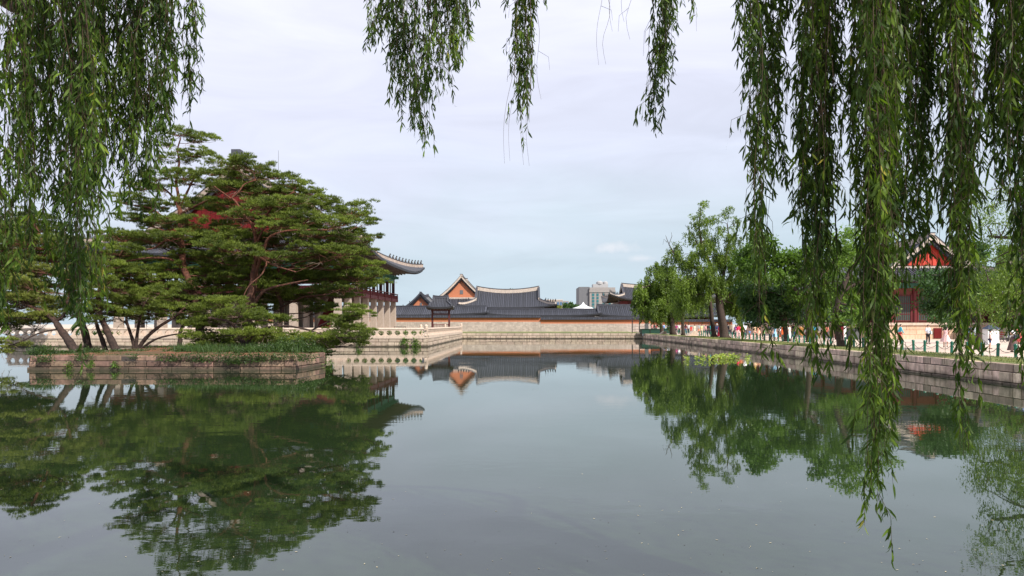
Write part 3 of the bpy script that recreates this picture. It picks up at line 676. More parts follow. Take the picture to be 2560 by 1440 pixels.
# long main hall, ridge parallel to the wall
o,Zf,hx,ze,zr=hall('palace_hall',1150,1389,722,769,166,4.0,'large palace hall with a long sagging plaster ridge and striped dark tile roof',hy=8.0,lift=.9,gm=M_orange,ridge_h=.9,sag=.8,vent='orange',ov=2.2,fig=5,pa=.62)
# gabled hall turned toward the viewer
def gable_hall(pxc,pk_py,Y,hx,hy,g,zr_py,ze,label,ridge_h=.9,ridge_w=.6,lift=.8,hipmat=None,fig=5):
    o=empty('palace_hall',(xx(pxc,Y),Y+hx-g,0),R(90),label=label,cat='palace hall')
    zr=zz(zr_py,Y)-ridge_h
    Zf=hip_gable_roof(o,hx,hy,ze,zr,g,lift,pitch=.42,ov=2.0,gable_mat=M_orange,ridge_h=ridge_h,ridge_w=ridge_w,ribr=.11,nd=7,ridge_sag=.5,vent='orange',base_z=.5,pa=.62,hipmat=hipmat)
    b=MB(); b.box((0,0,(1.0+ze)/2),(2*(hx-2),2*(hy-2),ze-1.0)); b.build('wall',M_red,o)
    if fig:
        for sx in (-1,):
            for sy in (-1,1): figures(o,Zf,hx,hy,sx,sy,fig,ridge_h*.7,M_dark,d0=.4,d1=3,s=1.2)
    return o
gable_hall(1153,690,180,12,9.6,3.8,690,7.0,'palace hall turned end-on, showing a big orange gable with a square vent')
gable_hall(1051,733,158,8,5.6,2.0,735,5.2,'smaller side hall with a dark edged little orange gable beside the pavilion',ridge_h=.5,ridge_w=.4,lift=.5,hipmat=M_tile,fig=3)
# hall roof just showing beside the office block
hall('palace_hall',1512,1790,712,752,185,4.5,'palace hall half hidden by the bank willow, its upturned brown eave and white ridge showing',hy=9,lift=2.0,gm=M_orange,ridge_h=.9,sag=.6,ov=3.0,fig=6,vent='orange')
# ------------------------------------------------------------------ far city
def office():
    Y=420; x0,x1=xx(1474,Y),xx(1538,Y); zt=zz(718.5,Y); o=empty('office_building',((x0+x1)/2,Y,0),label='grey modern office block with teal window bays and rooftop plant beyond the palace',cat='office building')
    W=x1-x0; D=24
    b=MB(); b.box((0,D/2,zt/2),(W,D,zt)); b.build('front_block',M_greybld,o)
    b=MB(); b.box((-W/2-3.2,D/2+1.2,zt/2+.2),(6.5,D,zt+.4)); b.build('side_wing',M_greybld2,o)
    b=MB(); b.box((0,-.2,zt-2.4),(W+.5,.5,1.2)); b.build('cornice',M_greybld,o)
    for cxp,ww in ((1485,8),(1496,7),(1511,7.5),(1526,7),(1536,6)):
        x=xx(cxp-4.5,Y)-(x0+x1)/2+.6; wd=ww/1700*Y*.75
        for k in range(6):
            z=zz(729+k*8,Y)
            if z<10: continue
            q=MB(); q.box((x,-.12,z),(wd,.25,1.45)); q.build('window',M_glass,o)
    b=MB(); b.box((-.5,D*.4,zt+1.2),(W*.6,8,2.4)); b.lathe((-1.0,D*.3,zt+2.4),[(2.2,0),(2.2,1.2),(1.2,2.0)],12); b.lathe((2.6,D*.3,zt+2.2),[(1.6,0),(1.6,1.4),(.8,2)],12); b.build('rooftop_plant',mat('rooftop_grey',(.34,.34,.35),.5),o)
office()
o=empty('apartment_building',(xx(1405,380),380,0),label='low pale building with arched blue windows just above the roofs beyond the big hall',cat='building'); b=MB(); zt=zz(753,380); b.box((0,0,zt/2),(7,9,zt)); b.build('wall',M_greybld,o)
for k in range(4):
    q=MB(); q.box((-2.4+k*1.6,-4.6,zt-1.6),(1.0,.25,1.9)); q.build('window',mat('blue_glass',(.06,.13,.24),.2),o)
o=empty('apartment_building',(xx(1386,400),400,0),label='small cream rooftop block peeking over the big hall roof end',cat='building'); b=MB(); zt=zz(752,400); b.box((0,0,zt/2),(9,8,zt)); b.box((0,0,zt+.3),(9.6,8.6,.5)); b.build('wall',M_plaster,o)
q=MB(); q.box((0,-4.1,zt-1.5),(5,.2,1)); q.build('window',M_glass,o)
o=empty('event_tent',(xx(1458,230),230,0),label='white peaked marquee top showing over the corridor roof',cat='tent'); b=MB(); z=zz(770,230)
b.lathe((0,0,z),[(3.6,-.2),(3.4,0),(1.6,.55),(.5,1.25),(.08,2.0)],8); b.build('canopy',M_white,o); b=MB()
for a in range(4): b.box((2.4*math.cos(a*1.57+.78),2.4*math.sin(a*1.57+.78),z/2),(.12,.12,z)); 
b.build('poles',M_white,o)
o=empty('antenna_mast',(xx(696,320),320,0),label='very thin radio mast rising above the pines against the sky',cat='mast'); b=MB(); z=zz(376,320); b.tube([(0,0,0),(0,0,z*.8),(0,0,z)],[.5,.16,.07],5); b.build('pole',M_grey,o)
for k in range(4):
    pass
b=MB()
for k in range(5): b.bar((-.5,0,z*.86-k*3),(.5,0,z*.86-k*3),.06,.06)
b.build('crossbars',M_grey,o)

# ------------------------------------------------------------------ hall on the right with red gable
RX0,RX1,RY0,RY1=42.7,57.0,80.0,132.0
so_=empty('south_hall',((RX0+RX1)/2,(RY0+RY1)/2,0),R(90),label='bright red hall on a high pale stone base behind the plaza trees',cat='palace hall')
cyc=(RX0+RX1)/2
L2=(RY1-RY0)/2; W2=(RX1-RX0)/2
b=MB(); c=MB()
def wl(px_,py_): # world->local of rotated empty
    return (py_-(RY0+RY1)/2, -(px_-cyc))
for A,B in (((RX0,RY0),(RX1,RY0)),((RX0,RY1),(RX0,RY0))):
    a_,b_=wl(*A),wl(*B); block_wall(b,a_,b_,[(.9,1.45),(1.45,2.0),(2.0,2.55)],(1.2,2.6),depth=.5); backing(c,a_,b_,.9,2.6,off=-.1)
b.build('base_blocks',mat('base_granite',(.62,.44,.32),.85,var=.12,vscale=1.2,island=.10,stain=(.48,.27,.15)),so_); c.build('base_core',M_mortar,so_)
b=MB(); b.box((0,0,2.70),(2*L2+.3,2*W2+.3,.30)); b.build('base_coping',M_granite2,so_)
b=MB(); b.box((0,0,1.75),(2*L2-.5,2*W2-.5,1.8)); b.build('base_fill',M_mortar,so_)
b=MB(); b.box((0,0,5.0),(2*L2-5,2*W2-3.2,4.4)); b.build('wall',mat('hall_wall',(.20,.05,.04),.7,var=.2),so_)
hl,hw=L2-2.5,W2-1.6
for y in np.linspace(-hw,hw,5):
    q=MB(); q.lathe((-hl-.12,y,2.85),[(.26,0),(.26,4.4)],12); q.build('column',M_red,so_)
for x in np.linspace(-hl,hl,11):
    q=MB(); q.lathe((x,hw+.12,2.85),[(.26,0),(.26,4.4)],12); q.build('column',M_red,so_)
for k in range(4):
    y=-hw+(k+.5)*2*hw/4; q=MB(); q.box((-hl-.04,y,4.6),(.16,1.9,3.1)); f=q.build('door',mat('lattice_green',(.03,.07,.06),.5,var=.2),so_)
    q=MB()
    for yy in np.arange(-.85,.9,.22): q.box((-hl-.14,y+yy,4.6),(.05,.04,3.0))
    for z_ in (3.1,3.9,5.2,6.1): q.box((-hl-.15,y,z_),(.06,1.9,.07))
    for yy in (-1.0,1.0): q.box((-hl-.16,y+yy,4.6),(.12,.16,3.3))
    q.build('lattice',M_red,f)
for k in range(10):
    x=-hl+(k+.5)*2*hl/10; q=MB(); q.box((x,hw+.04,4.6),(3.2,.16,3.1)); q.build('door',MATS['lattice_green'],so_)
b=MB(); b.box((0,0,7.35),(2*hl+.5,2*hw+.5,.6)); b.build('bracket_band',M_green,so_)
ZS=hip_gable_roof(so_,hl+2.8,hw+2.9,7.9,12.6,3.6,.9,pitch=.36,ov=2.6,gable_mat=mat('bright_red_panel',(.56,.055,.03),.6,var=.12),ridge_h=.8,ridge_w=.55,ribr=.10,ridge_sag=.5,base_z=.35,pa=.6)
# red hatch in the base
q=MB(); q.box((-L2-.06,0,0),(.1,.1,.1))
hx_=P(2345,828,80); o=wl(hx_.x,RY0)
b=MB(); b.box((o[0]-.06,o[1],1.62),(.14,1.05,1.2)); b.build('base_hatch',M_redp,so_)
# second low building further right
o=empty('ticket_hall',(62,78,0),label='low dark red building with a tan roof at the picture edge behind the willow',cat='building')
b=MB(); b.box((0,0,1.6),(14,10,1.4)); b.build('base',M_plaster,o); b=MB(); b.box((0,0,4.2),(13,9,3.8)); b.build('wall',M_dkred,o)
hip_gable_roof(o,8.4,6.4,6.2,9.6,2.4,.6,pitch=.4,ov=1.9,gable_mat=M_redp,ridge_h=.6,nd=6,hipmat=M_plaster)
# ------------------------------------------------------------------ pines
def wob(p,q,n,a,sag=0.0):
    p,q=Vector(p),Vector(q); L=(q-p).length; out=[]
    ph=random.uniform(0,6.28); ph2=random.uniform(0,6.28)
    for i in range(n+1):
        t=i/n; s=math.sin(math.pi*t)
        out.append(p.lerp(q,t)+Vector((math.sin(t*5+ph),math.sin(t*4+ph2),math.sin(t*6+ph+ph2)*.6))*a*L*s*.5+Vector((0,0,sag*L*s)))
    return out
def pine_tree(label, trunks, pads, Y, matl=None, dens=1.0, jit=2.0, fine=1.0, group='red pines on the small island'):
    """trunks: list of ([(px,py,dY)...], r0, r1); pads: (px,py,rx,rz[,dY]) in photo pixels at depth Y"""
    root=empty('pine_tree',P(trunks[0][0][0][0],trunks[0][0][0][1],Y+trunks[0][0][0][2]),label=label,cat='pine tree',group=group)
    inv=-Vector(root.location)
    tb=MB(); nodes=[]
    for pts,r0,r1 in trunks:
        w=[P(px,py,Y+d) for px,py,d in pts]
        if w[0].z<2.2: w[0]=Vector((w[0].x,w[0].y,.75))
        # subdivide smoothly
        fin=[]
        for i in range(len(w)-1):
            a=w[max(i-1,0)]; b_=w[i]; c_=w[i+1]; d_=w[min(i+2,len(w)-1)]
            for k in range(4):
                t=k/4; fin.append(.5*((2*b_)+(c_-a)*t+(2*a-5*b_+4*c_-d_)*t*t+(3*b_-a-3*c_+d_)*t**3))
        fin.append(w[-1]); n=len(fin)
        rr=[.85*(r0+(r1-r0)*(i/(n-1))**.8)*(1+.08*math.sin(i*2.1))*(1.35 if i==0 and w[0].z<2 else 1) for i in range(n)]
        tb.tube([p+inv for p in fin],rr,10)
        for p,r in zip(fin,rr): nodes.append((p,r))
    C=[];D=[];
    lb=MB()
    ex_=[]; dead=MB()
    for pd in pads:
        if pd[1]>470 and pd[2]>36: ex_.append((pd[0]+random.uniform(-34,34),pd[1]+random.uniform(8,24),pd[2]*.85,pd[3]*.9,random.uniform(.8,jit+1.2)))
    for pd in list(pads)+ex_:
        px,py,rx,rz=pd[:4]; dy=pd[4] if len(pd)>4 else random.uniform(-jit,jit)
        c=P(px,py,Y+dy); s=(Y+dy)/FPX; RX=rx*s*1.04; RZ=rz*s*1.15
        # limb from the best trunk node
        best=None
        for p,r in nodes:
            h=math.hypot(p.x-c.x,p.y-c.y); dz=c.z-p.z
            cost=h+abs(dz-.25*h)*1.6
            if dz<-.6: cost+=3*(-dz)
            if best is None or cost<best[0]: best=(cost,p,r)
        p0,r0=best[1],best[2]
        tgt=c-Vector((0,0,RZ*.55)); L=(tgt-p0).length
        lr=min(r0*.45,.024+.011*L)
        bp=wob(p0,tgt,7,.10,-.03); lb.tube([q+inv for q in bp],[lr*(1-.72*i/7) for i in range(8)],6)
        # fine pale dead twigs below the pad
        for k in range(4):
            st=bp[random.choice((3,4,5,6))]; e=st+Vector((random.gauss(0,.55),random.gauss(0,.4),random.uniform(-.75,.1))); q3=wob(st,e,4,.22)
            dead.tube([q+inv for q in q3],[.022,.017,.013,.009,.005],4,caps=False); f=q3[2]; dead.tube([f+inv,f+(e-f)*.6+Vector((random.gauss(0,.2),0,random.gauss(0,.18)))+inv],[.012,.005],4,caps=False)
        # clumps in the pad
        nc=max(6,int(RX*RX*9.5*dens+RX*6))
        for k in range(nc):
            a=random.uniform(0,6.28); rr=math.sqrt(random.random())
            ox=math.cos(a)*rr*RX; oy=math.sin(a)*rr*min(RX*.8,1.9); oz=RZ*(1-rr*rr*.9)*random.uniform(-.5,1.0)+random.gauss(0,.13)
            cc=c+Vector((ox,oy,oz)); cr=random.choice((.16,.24,.32,.42))
            if random.random()<.55:
                st=bp[random.choice((4,5,6,7))]; lb.tube([q+inv for q in wob(st,cc-Vector((0,0,.1)),3,.15)],[.022,.016,.012,.008],4,caps=False)
            nt_=int(random.uniform(24,38)*fine)
            t=RNG.normal(size=(nt_,3)); t=t/np.linalg.norm(t,axis=1,keepdims=True)*(RNG.random((nt_,1))**.4)
            t[:,2]=np.abs(t[:,2])*.5-.06
            pos=np.array(cc)+t*cr*np.array([1.15,1.15,.85])
            up=unit(t*np.array([.9,.9,.5])+np.array([0,0,.75]))
            for r_ in range(5):
                C.append(pos); D.append(unit(up+RNG.normal(size=(nt_,3))*.42))
    tb.build('trunk',M_pinebark,root,smooth=True); lb.add(dead.v,dead.f,1); lb.build('limbs',[M_pinebark,mat('dead_twig',(.20,.14,.11),.9,var=.3,vscale=3)],root,smooth=True)
    C=np.concatenate(C)+np.array(inv); D=np.concatenate(D); n=len(C)
    L=.13+RNG.random(n)*.10; W=.034
    S=unit(np.cross(D,unit(RNG.normal(size=(n,3)))))*W*.5
    V=np.stack([C-S,C+S,C+D*L[:,None]],1).reshape(-1,3)
    np_obj('crown',V,[np.arange(n)[:,None]*3+np.array([[0,1,2]])],matl or L_pine,root)
    return root

pine_tree('tallest red pine, its bare orange trunk rising through tiered pads just beside the hanging willow',
 [([(508,872,0),(500,825,0),(492,770,.2),(478,715,0),(460,672,-.2),(455,625,0),(451,570,0),(450,525,0)],.42,.20),
  ([(450,530,0),(446,490,0),(440,450,.2),(448,410,0),(444,375,0),(452,345,0)],.17,.05),
  ([(450,520,0),(468,480,.4),(490,440,.8),(515,430,1.0)],.13,.05),
  ([(450,530,0),(430,490,-.3),(395,462,-.6),(355,450,-.8)],.13,.04),
  ([(452,535,0),(480,520,-.5),(520,500,-1),(560,480,-1.3)],.14,.05),
  ([(455,540,0),(415,545,-.4),(375,520,-.6),(310,510,-.9)],.12,.04),
  ([(470,690,0),(430,650,-.8),(370,645,-1.3),(300,655,-1.6),(250,645,-1.9)],.15,.05),
  ([(458,618,0),(420,600,-.9),(380,622,-1.2),(335,620,-1.4)],.12,.04)],
 [(450,332,44,11,0),(503,348,42,11,.5),(418,358,26,10,0),(486,384,50,12,.6),(440,396,42,13,0),(398,440,48,12),(452,434,48,13,-1),(362,470,46,12),(408,470,30,8,-1.4),
  (325,498,46,12),(398,512,46,12),(480,455,42,12,1),(500,500,40,11,1.2),(520,585,50,13,.5),(560,560,38,10,1.5),(470,640,60,14,.5),(550,650,60,14,1),(520,680,54,14,1),(570,700,54,14,1),(480,600,54,13,1),(560,730,50,14,1),(500,760,50,13,1),(522,432,34,10,1),(450,505,26,8,-2),(330,545,46,10),(412,552,46,12),(468,551,42,11,-1.6),(300,590,60,15),(372,596,66,15),(440,590,52,13,-2),
  (300,625,58,16),(360,650,50,13),(288,668,55,15),(345,682,62,14),(420,668,46,12),(405,700,62,14),(292,708,50,14),(352,716,58,15),(440,715,44,12),(400,738,60,14),(322,748,52,14),(452,752,50,14),(505,705,40,12)],52)
pine_tree('broadest red pine in the island middle, its wide crown hiding the pavilion gable',
 [([(628,874,0),(630,845,0),(618,800,0),(624,755,0),(632,715,0),(637,672,0),(642,632,0),(641,605,0)],.55,.22),
  ([(641,608,0),(632,565,-.4),(608,535,-.8),(590,505,-1),(578,495,-1.1)],.17,.07),
  ([(578,497,-1.1),(598,478,-1),(612,460,-.8),(640,450,-.6)],.08,.04),
  ([(578,497,-1.1),(555,480,-1.3),(535,465,-1.3)],.07,.035),
  ([(641,608,0),(650,560,.2),(668,535,0),(692,505,-.3),(735,480,-.6)],.16,.05),
  ([(640,612,0),(660,570,-.8),(672,548,-1.2),(690,545,-1.3)],.10,.05),
  ([(632,700,0),(655,640,-1.2),(672,595,-1.8),(712,578,-2),(770,575,-2.1),(820,575,-2.2)],.16,.05),
  ([(634,715,0),(642,646,-.9),(668,655,-1.6),(690,665,-2),(740,680,-2.2)],.15,.05),
  ([(668,655,-1.6),(655,685,-2),(622,715,-2.3),(606,748,-2.5)],.08,.03),
  ([(622,800,0),(645,745,-.6),(672,722,-.9),(720,710,-1.1),(770,700,-1.3)],.17,.06)],
 [(576,404,56,12,-.5),(628,414,56,12,0),(555,430,50,13),(640,438,62,14),(702,440,40,10,.5),(540,462,44,12),(602,470,52,12,1),(672,472,62,14),(738,462,42,12,.4),(762,482,44,12),(803,500,46,11,.5),
  (722,508,72,14,-1),(842,512,34,10,1),(905,512,32,8,1),(872,531,56,11,.6),(650,512,46,10,-2),(596,536,38,10,-2.2),(762,545,70,15),(842,556,58,12),(912,556,36,9,1),(560,590,52,13),(620,592,42,11,1),
  (700,562,52,12,-1.8),(560,510,40,10,1),(662,592,50,12,1),(590,466,50,12,0),(520,520,34,9,2.2),(622,548,34,9,2.0),(676,560,36,10,2.2),(560,478,34,9,2.2),(650,590,44,11,2.0),(640,500,40,10,1),(720,600,60,13,1.5),(720,480,50,13,1),(680,520,46,12,1.5),(640,660,60,14,1),(600,690,60,15,1),(660,720,60,14,1),(590,650,50,13,1),(700,640,50,13,1.5),(792,588,72,15),(868,602,62,13),(934,598,26,9,1),(600,622,62,14,-1.5),(682,640,52,12,-2.4),(850,628,60,14),(765,615,44,11),(540,612,54,13,-1.5)],50)
pine_tree('dark leaning red pine behind the broad one, its low crown reaching over the terrace railing',
 [([(697,870,0),(700,815,0),(705,765,.2),(690,722,0),(697,670,.2),(711,628,.2)],.27,.12),
  ([(700,770,0),(760,742,-.5),(820,735,-.8),(880,712,-1)],.11,.04),
  ([(705,690,0),(760,640,-.5),(820,625,-.8),(880,630,-1)],.11,.04),
  ([(697,690,0),(750,665,-.3),(820,675,-.8),(900,665,-1)],.10,.04)],
 [(920,626,26,9,.5),(925,658,36,11),(868,660,60,14),(795,658,70,15),(730,640,50,13),(945,684,32,9),(892,690,62,13),(820,692,72,15),(738,688,60,15),(680,700,54,14),(840,722,62,12),(775,735,60,14),(702,738,56,15),
  (905,715,34,9),(800,765,42,9,1),(640,700,50,14),(658,760,50,13)],53)
pine_tree('low spreading pine limb tree whose lowest pads droop over the island wall',
 [([(612,878,0),(605,850,0),(585,815,-.3),(560,800,-.6),(520,795,-.8)],.24,.07),
  ([(605,850,0),(640,830,-.4),(700,815,-.6),(760,822,-.8),(810,838,-1)],.15,.05),
  ([(745,872,1),(760,840,.5),(820,805,0),(870,790,-.3)],.12,.04)],
 [(560,755,52,14),(600,782,56,15),(538,800,54,12),(500,838,52,12),(560,845,56,14),(610,835,54,14),(660,832,44,12),(662,792,44,11),(700,850,52,13),(752,846,52,13),(790,866,44,12),(560,872,52,12),
  (612,890,44,9,-2.4),(580,902,34,8,-3),(590,918,26,6,-3.3),(640,905,30,7,-3),(500,868,44,11),(890,784,48,8,0),(850,800,52,9,0),(905,826,40,8,0),(862,838,58,10,0),(802,846,44,10,0),(720,800,30,8),(888,768,26,6,.4)],47)
pine_tree('leaning pine at the island left end with a thick dark slanting trunk and yellowish crown',
 [([(190,878,0),(172,852,0),(152,825,0),(135,800,0),(108,780,0),(70,765,0)],.38,.12),
  ([(150,822,0),(100,832,-.5),(50,855,-1),(0,872,-1.3)],.09,.03),
  ([(137,802,0),(158,790,.2),(170,750,.5),(185,700,.6)],.16,.06)],
 [(40,650,58,14),(92,672,54,14),(30,700,58,15),(110,715,56,15),(178,682,46,13),(60,745,66,15),(145,758,58,14),(200,728,44,14),(98,790,70,12),(30,800,56,12),(212,690,40,12),(30,858,34,7,-1),(14,876,26,6,-1),(205,780,32,9),(-40,700,60,16),(-40,780,60,16)],46,matl=L_pine2)
pine_tree('tall pine standing mostly behind the hanging willow curtain at the island left end',
 [([(222,874,0),(212,830,0),(190,770,0),(160,700,0),(125,640,0),(95,580,0),(80,548,0)],.34,.08)],
 [(70,545,56,14),(20,570,60,15),(120,572,52,14),(165,600,50,14),(-30,585,60,16),(60,600,62,15),(110,625,54,14),(10,620,60,15),(185,640,46,13),(-50,640,60,16),(140,650,46,13),(215,615,30,10)],48)
pine_tree('pair-trunk pine with two straight dark trunks leaning the same way near the island left end',
 [([(292,880,0),(278,850,0),(262,815,0),(248,780,.2),(245,740,.3),(255,700,.4)],.34,.12),
  ([(264,878,.5),(256,850,.6),(246,825,.6),(238,800,.6),(225,780,.6)],.22,.10)],
 [(232,768,40,11),(282,772,42,12),(250,740,46,13),(305,745,38,13),(262,702,40,13),(215,655,34,12),(262,660,44,13),(228,800,24,8,-1)],47)
pine_tree('fan of several slim dark pine trunks spreading from one foot on the bare red soil',
 [([(338,876,0),(330,845,0),(320,815,0),(316,790,0),(330,750,0)],.17,.07),
  ([(340,876,0),(342,845,0),(347,810,0),(352,785,0),(365,745,0)],.17,.07),
  ([(342,876,0),(365,845,0),(400,815,0),(440,790,0),(470,760,.3)],.20,.08),
  ([(345,876,0),(385,850,-.3),(425,838,-.4),(460,834,-.6)],.12,.05),
  ([(448,874,1),(450,850,1),(452,825,1),(470,800,1.2)],.24,.10)],
 [(320,782,42,11),(372,778,42,11),(352,752,48,13),(420,770,42,12),(470,790,40,12),(440,745,48,13),(398,728,40,12),(500,770,42,13),(302,722,40,12)],49,dens=.8)
# extra pines behind on the terrace side, far left beyond the hanging willow
pine_tree('distant pine behind the terrace railing beyond the hanging willow curtain',
 [([(-60,835,0),(-50,780,0),(-30,720,0),(0,660,0)],.5,.2)],[(20,640,70,16),(-40,660,80,18),(70,655,50,14),(0,700,80,18),(100,690,40,14),(40,740,70,16),(130,640,36,12)],74,dens=.7,group='pines beyond the island')

# understorey on the island
def leaf_cloud(name, pts, L, W, m, parent=None, up=.3, droop=0.0, n_each=1, inv=None, **k):
    C=np.asarray(pts); n=len(C)
    D=unit(RNG.normal(size=(n,3))+np.array([0,0,up-droop]))
    V,F=leaf_geo(C if inv is None else C+np.array(inv),D,L*(.7+.6*RNG.random(n)),W*(.7+.6*RNG.random(n)))
    o=np_obj(name,V,F,m,parent)
    return tag(o,**k) if k else o
pts=[]
def bush(px,py,Y,rx,rz,n):
    c=P(px,py,Y); s=Y/FPX
    t=RNG.normal(size=(n,3)); t=unit(t)*(RNG.random((n,1))**.35); t[:,2]=np.abs(t[:,2])
    lump=1+.25*np.sin(t[:,0:1]*9+px)+.2*np.sin(t[:,1:2]*11+py)
    return np.array([c.x,c.y,.85])+t*lump*np.array([rx*s,min(rx*s,1.2),rz*s*1.15*(.6+.4*math.sin(px*.7))])
for (px,Y,rx,rz,n) in ((110,42,34,18,1400),(300,43,30,10,500),(350,43.5,40,12,700),(250,42,20,12,400),(150,42.5,36,22,1100),(225,43,40,14,900),(90,41,18,20,400),(420,44,50,16,1300),(480,43,60,20,2000),(545,43,60,24,2400),(610,42.5,50,26,2000),(665,43,50,26,2200),(720,43,44,32,2200),(765,43.5,34,30,1500),(798,45,22,22,700),(400,50,40,16,700),(690,46,60,30,1500)):
    pts.append(bush(px,870,Y,rx,rz,n))
for (px,w_,n,z0_) in ((112,20,260,.42),(205,16,160,.5),(428,26,300,.45),(505,30,420,.4),(590,34,700,.3),(648,26,420,.45),(700,22,260,.55),(760,24,360,.45),(338,12,80,.6)):
    c=P(px,900,39.66); t=RNG.random((n,1)); pts.append(np.array([c.x,39.62,.9])+np.concatenate([RNG.normal(size=(n,1))*w_*.0233*(1.1-.6*t),-RNG.random((n,1))*.16,-t*(.9-z0_)+.05],1))
pts=np.concatenate(pts)
leaf_cloud('undergrowth',pts,.13,.05,L_shrub,up=.6,label='dark green undergrowth spilling over the rim of the pine island',cat='undergrowth',kind='stuff')
# tall grass blades on the island right end
n=2600; px_=430+RNG.random(n)*380; Y_=41.5+RNG.random(n)*5
C=np.stack([(px_-CX)/FPX*Y_,Y_,np.full(n,.85)],1); C=C[(C[:,0]<-13.9)&(C[:,0]>-28.5)]; n=len(C)
D=unit(np.stack([RNG.normal(size=n)*.3,RNG.normal(size=n)*.3,np.ones(n)],1)); V,F=leaf_geo(C,D,.35+.45*RNG.random(n),.022,bend=.3)
tag(np_obj('grass',V,F,leafmat('reed_blade',(.02,.055,.015),(.07,.13,.03),.5,.25,.8)),kind='stuff',label='tall grass blades growing among the pine trunks on the island',cat='grass')
n=4500; t=RNG.random((n,2)); C=np.stack([-28.5+t[:,0]*14.5,40.1+t[:,1]*7,np.full(n,.83)],1)
keep=(np.abs(C[:,0]+22.2)>1.9)|(RNG.random(n)<.12); C=C[keep]; n=len(C)
D=unit(np.stack([RNG.normal(size=n)*.6,RNG.normal(size=n)*.6,np.ones(n)],1)); V,F=leaf_geo(C,D,.10+.12*RNG.random(n),.03)
tag(np_obj('ground_cover',V,F,L_shrub),kind='stuff',label='low ground cover sprouting from the red soil of the island',cat='ground cover')
# ivy tufts on the island wall & terrace wall
for (px,py,Y,r,lab) in ((172,912,39.6,.32,'small fern tuft rooted in the island wall under the slanting pine'),(228,905,39.6,.38,'leafy weed tuft growing out of the island wall below the twin pine trunks'),(286,910,39.6,.26,'smallest weed tuft on the island wall face'),
      (822,903,44.0,.5,'weed clump at the waterline of the island corner'),(898,852,80.4,.55,'single green vine tuft hanging from the terrace wall near the pine pads'),(1012,852,80.4,.75,'larger green vine hanging over the terrace wall below the oval openings'),(1040,856,80.4,.85,'widest green vine trailing to the water beside the terrace corner')):
    c=P(px,py,Y); n=int(260*max(r,.5)); t=RNG.normal(size=(n,3))*np.array([r*.45,.10,r*.5])
    t[:,2]-=np.abs(t[:,0])*.8; leaf_cloud('vine_tuft',t*.75,.16*(Y/50),.05*(Y/50),L_broad,droop=.5,label=lab,cat='climbing plant').location=c
# hedge on the terrace behind the oval openings
for (x0,x1,lab,d) in ((-21.5,-12.6,'low green hedge seen through the oval railing openings by the terrace corner',1.0),(-54,-49,'short green hedge seen through the railing far along the terrace',.9)):
    n=int((x1-x0)*420); C=np.stack([RNG.random(n)*(x1-x0)-(x1-x0)/2,RNG.random(n)*1.0,(RNG.random(n)**.7)*.95*d],1)
    C[:,2]*=1+.15*np.sin(C[:,0]*2.3)
    leaf_cloud('hedge',C,.16,.07,L_broad,up=.4,label=lab,cat='hedge').location=((x0+x1)/2,81.2,1.0)

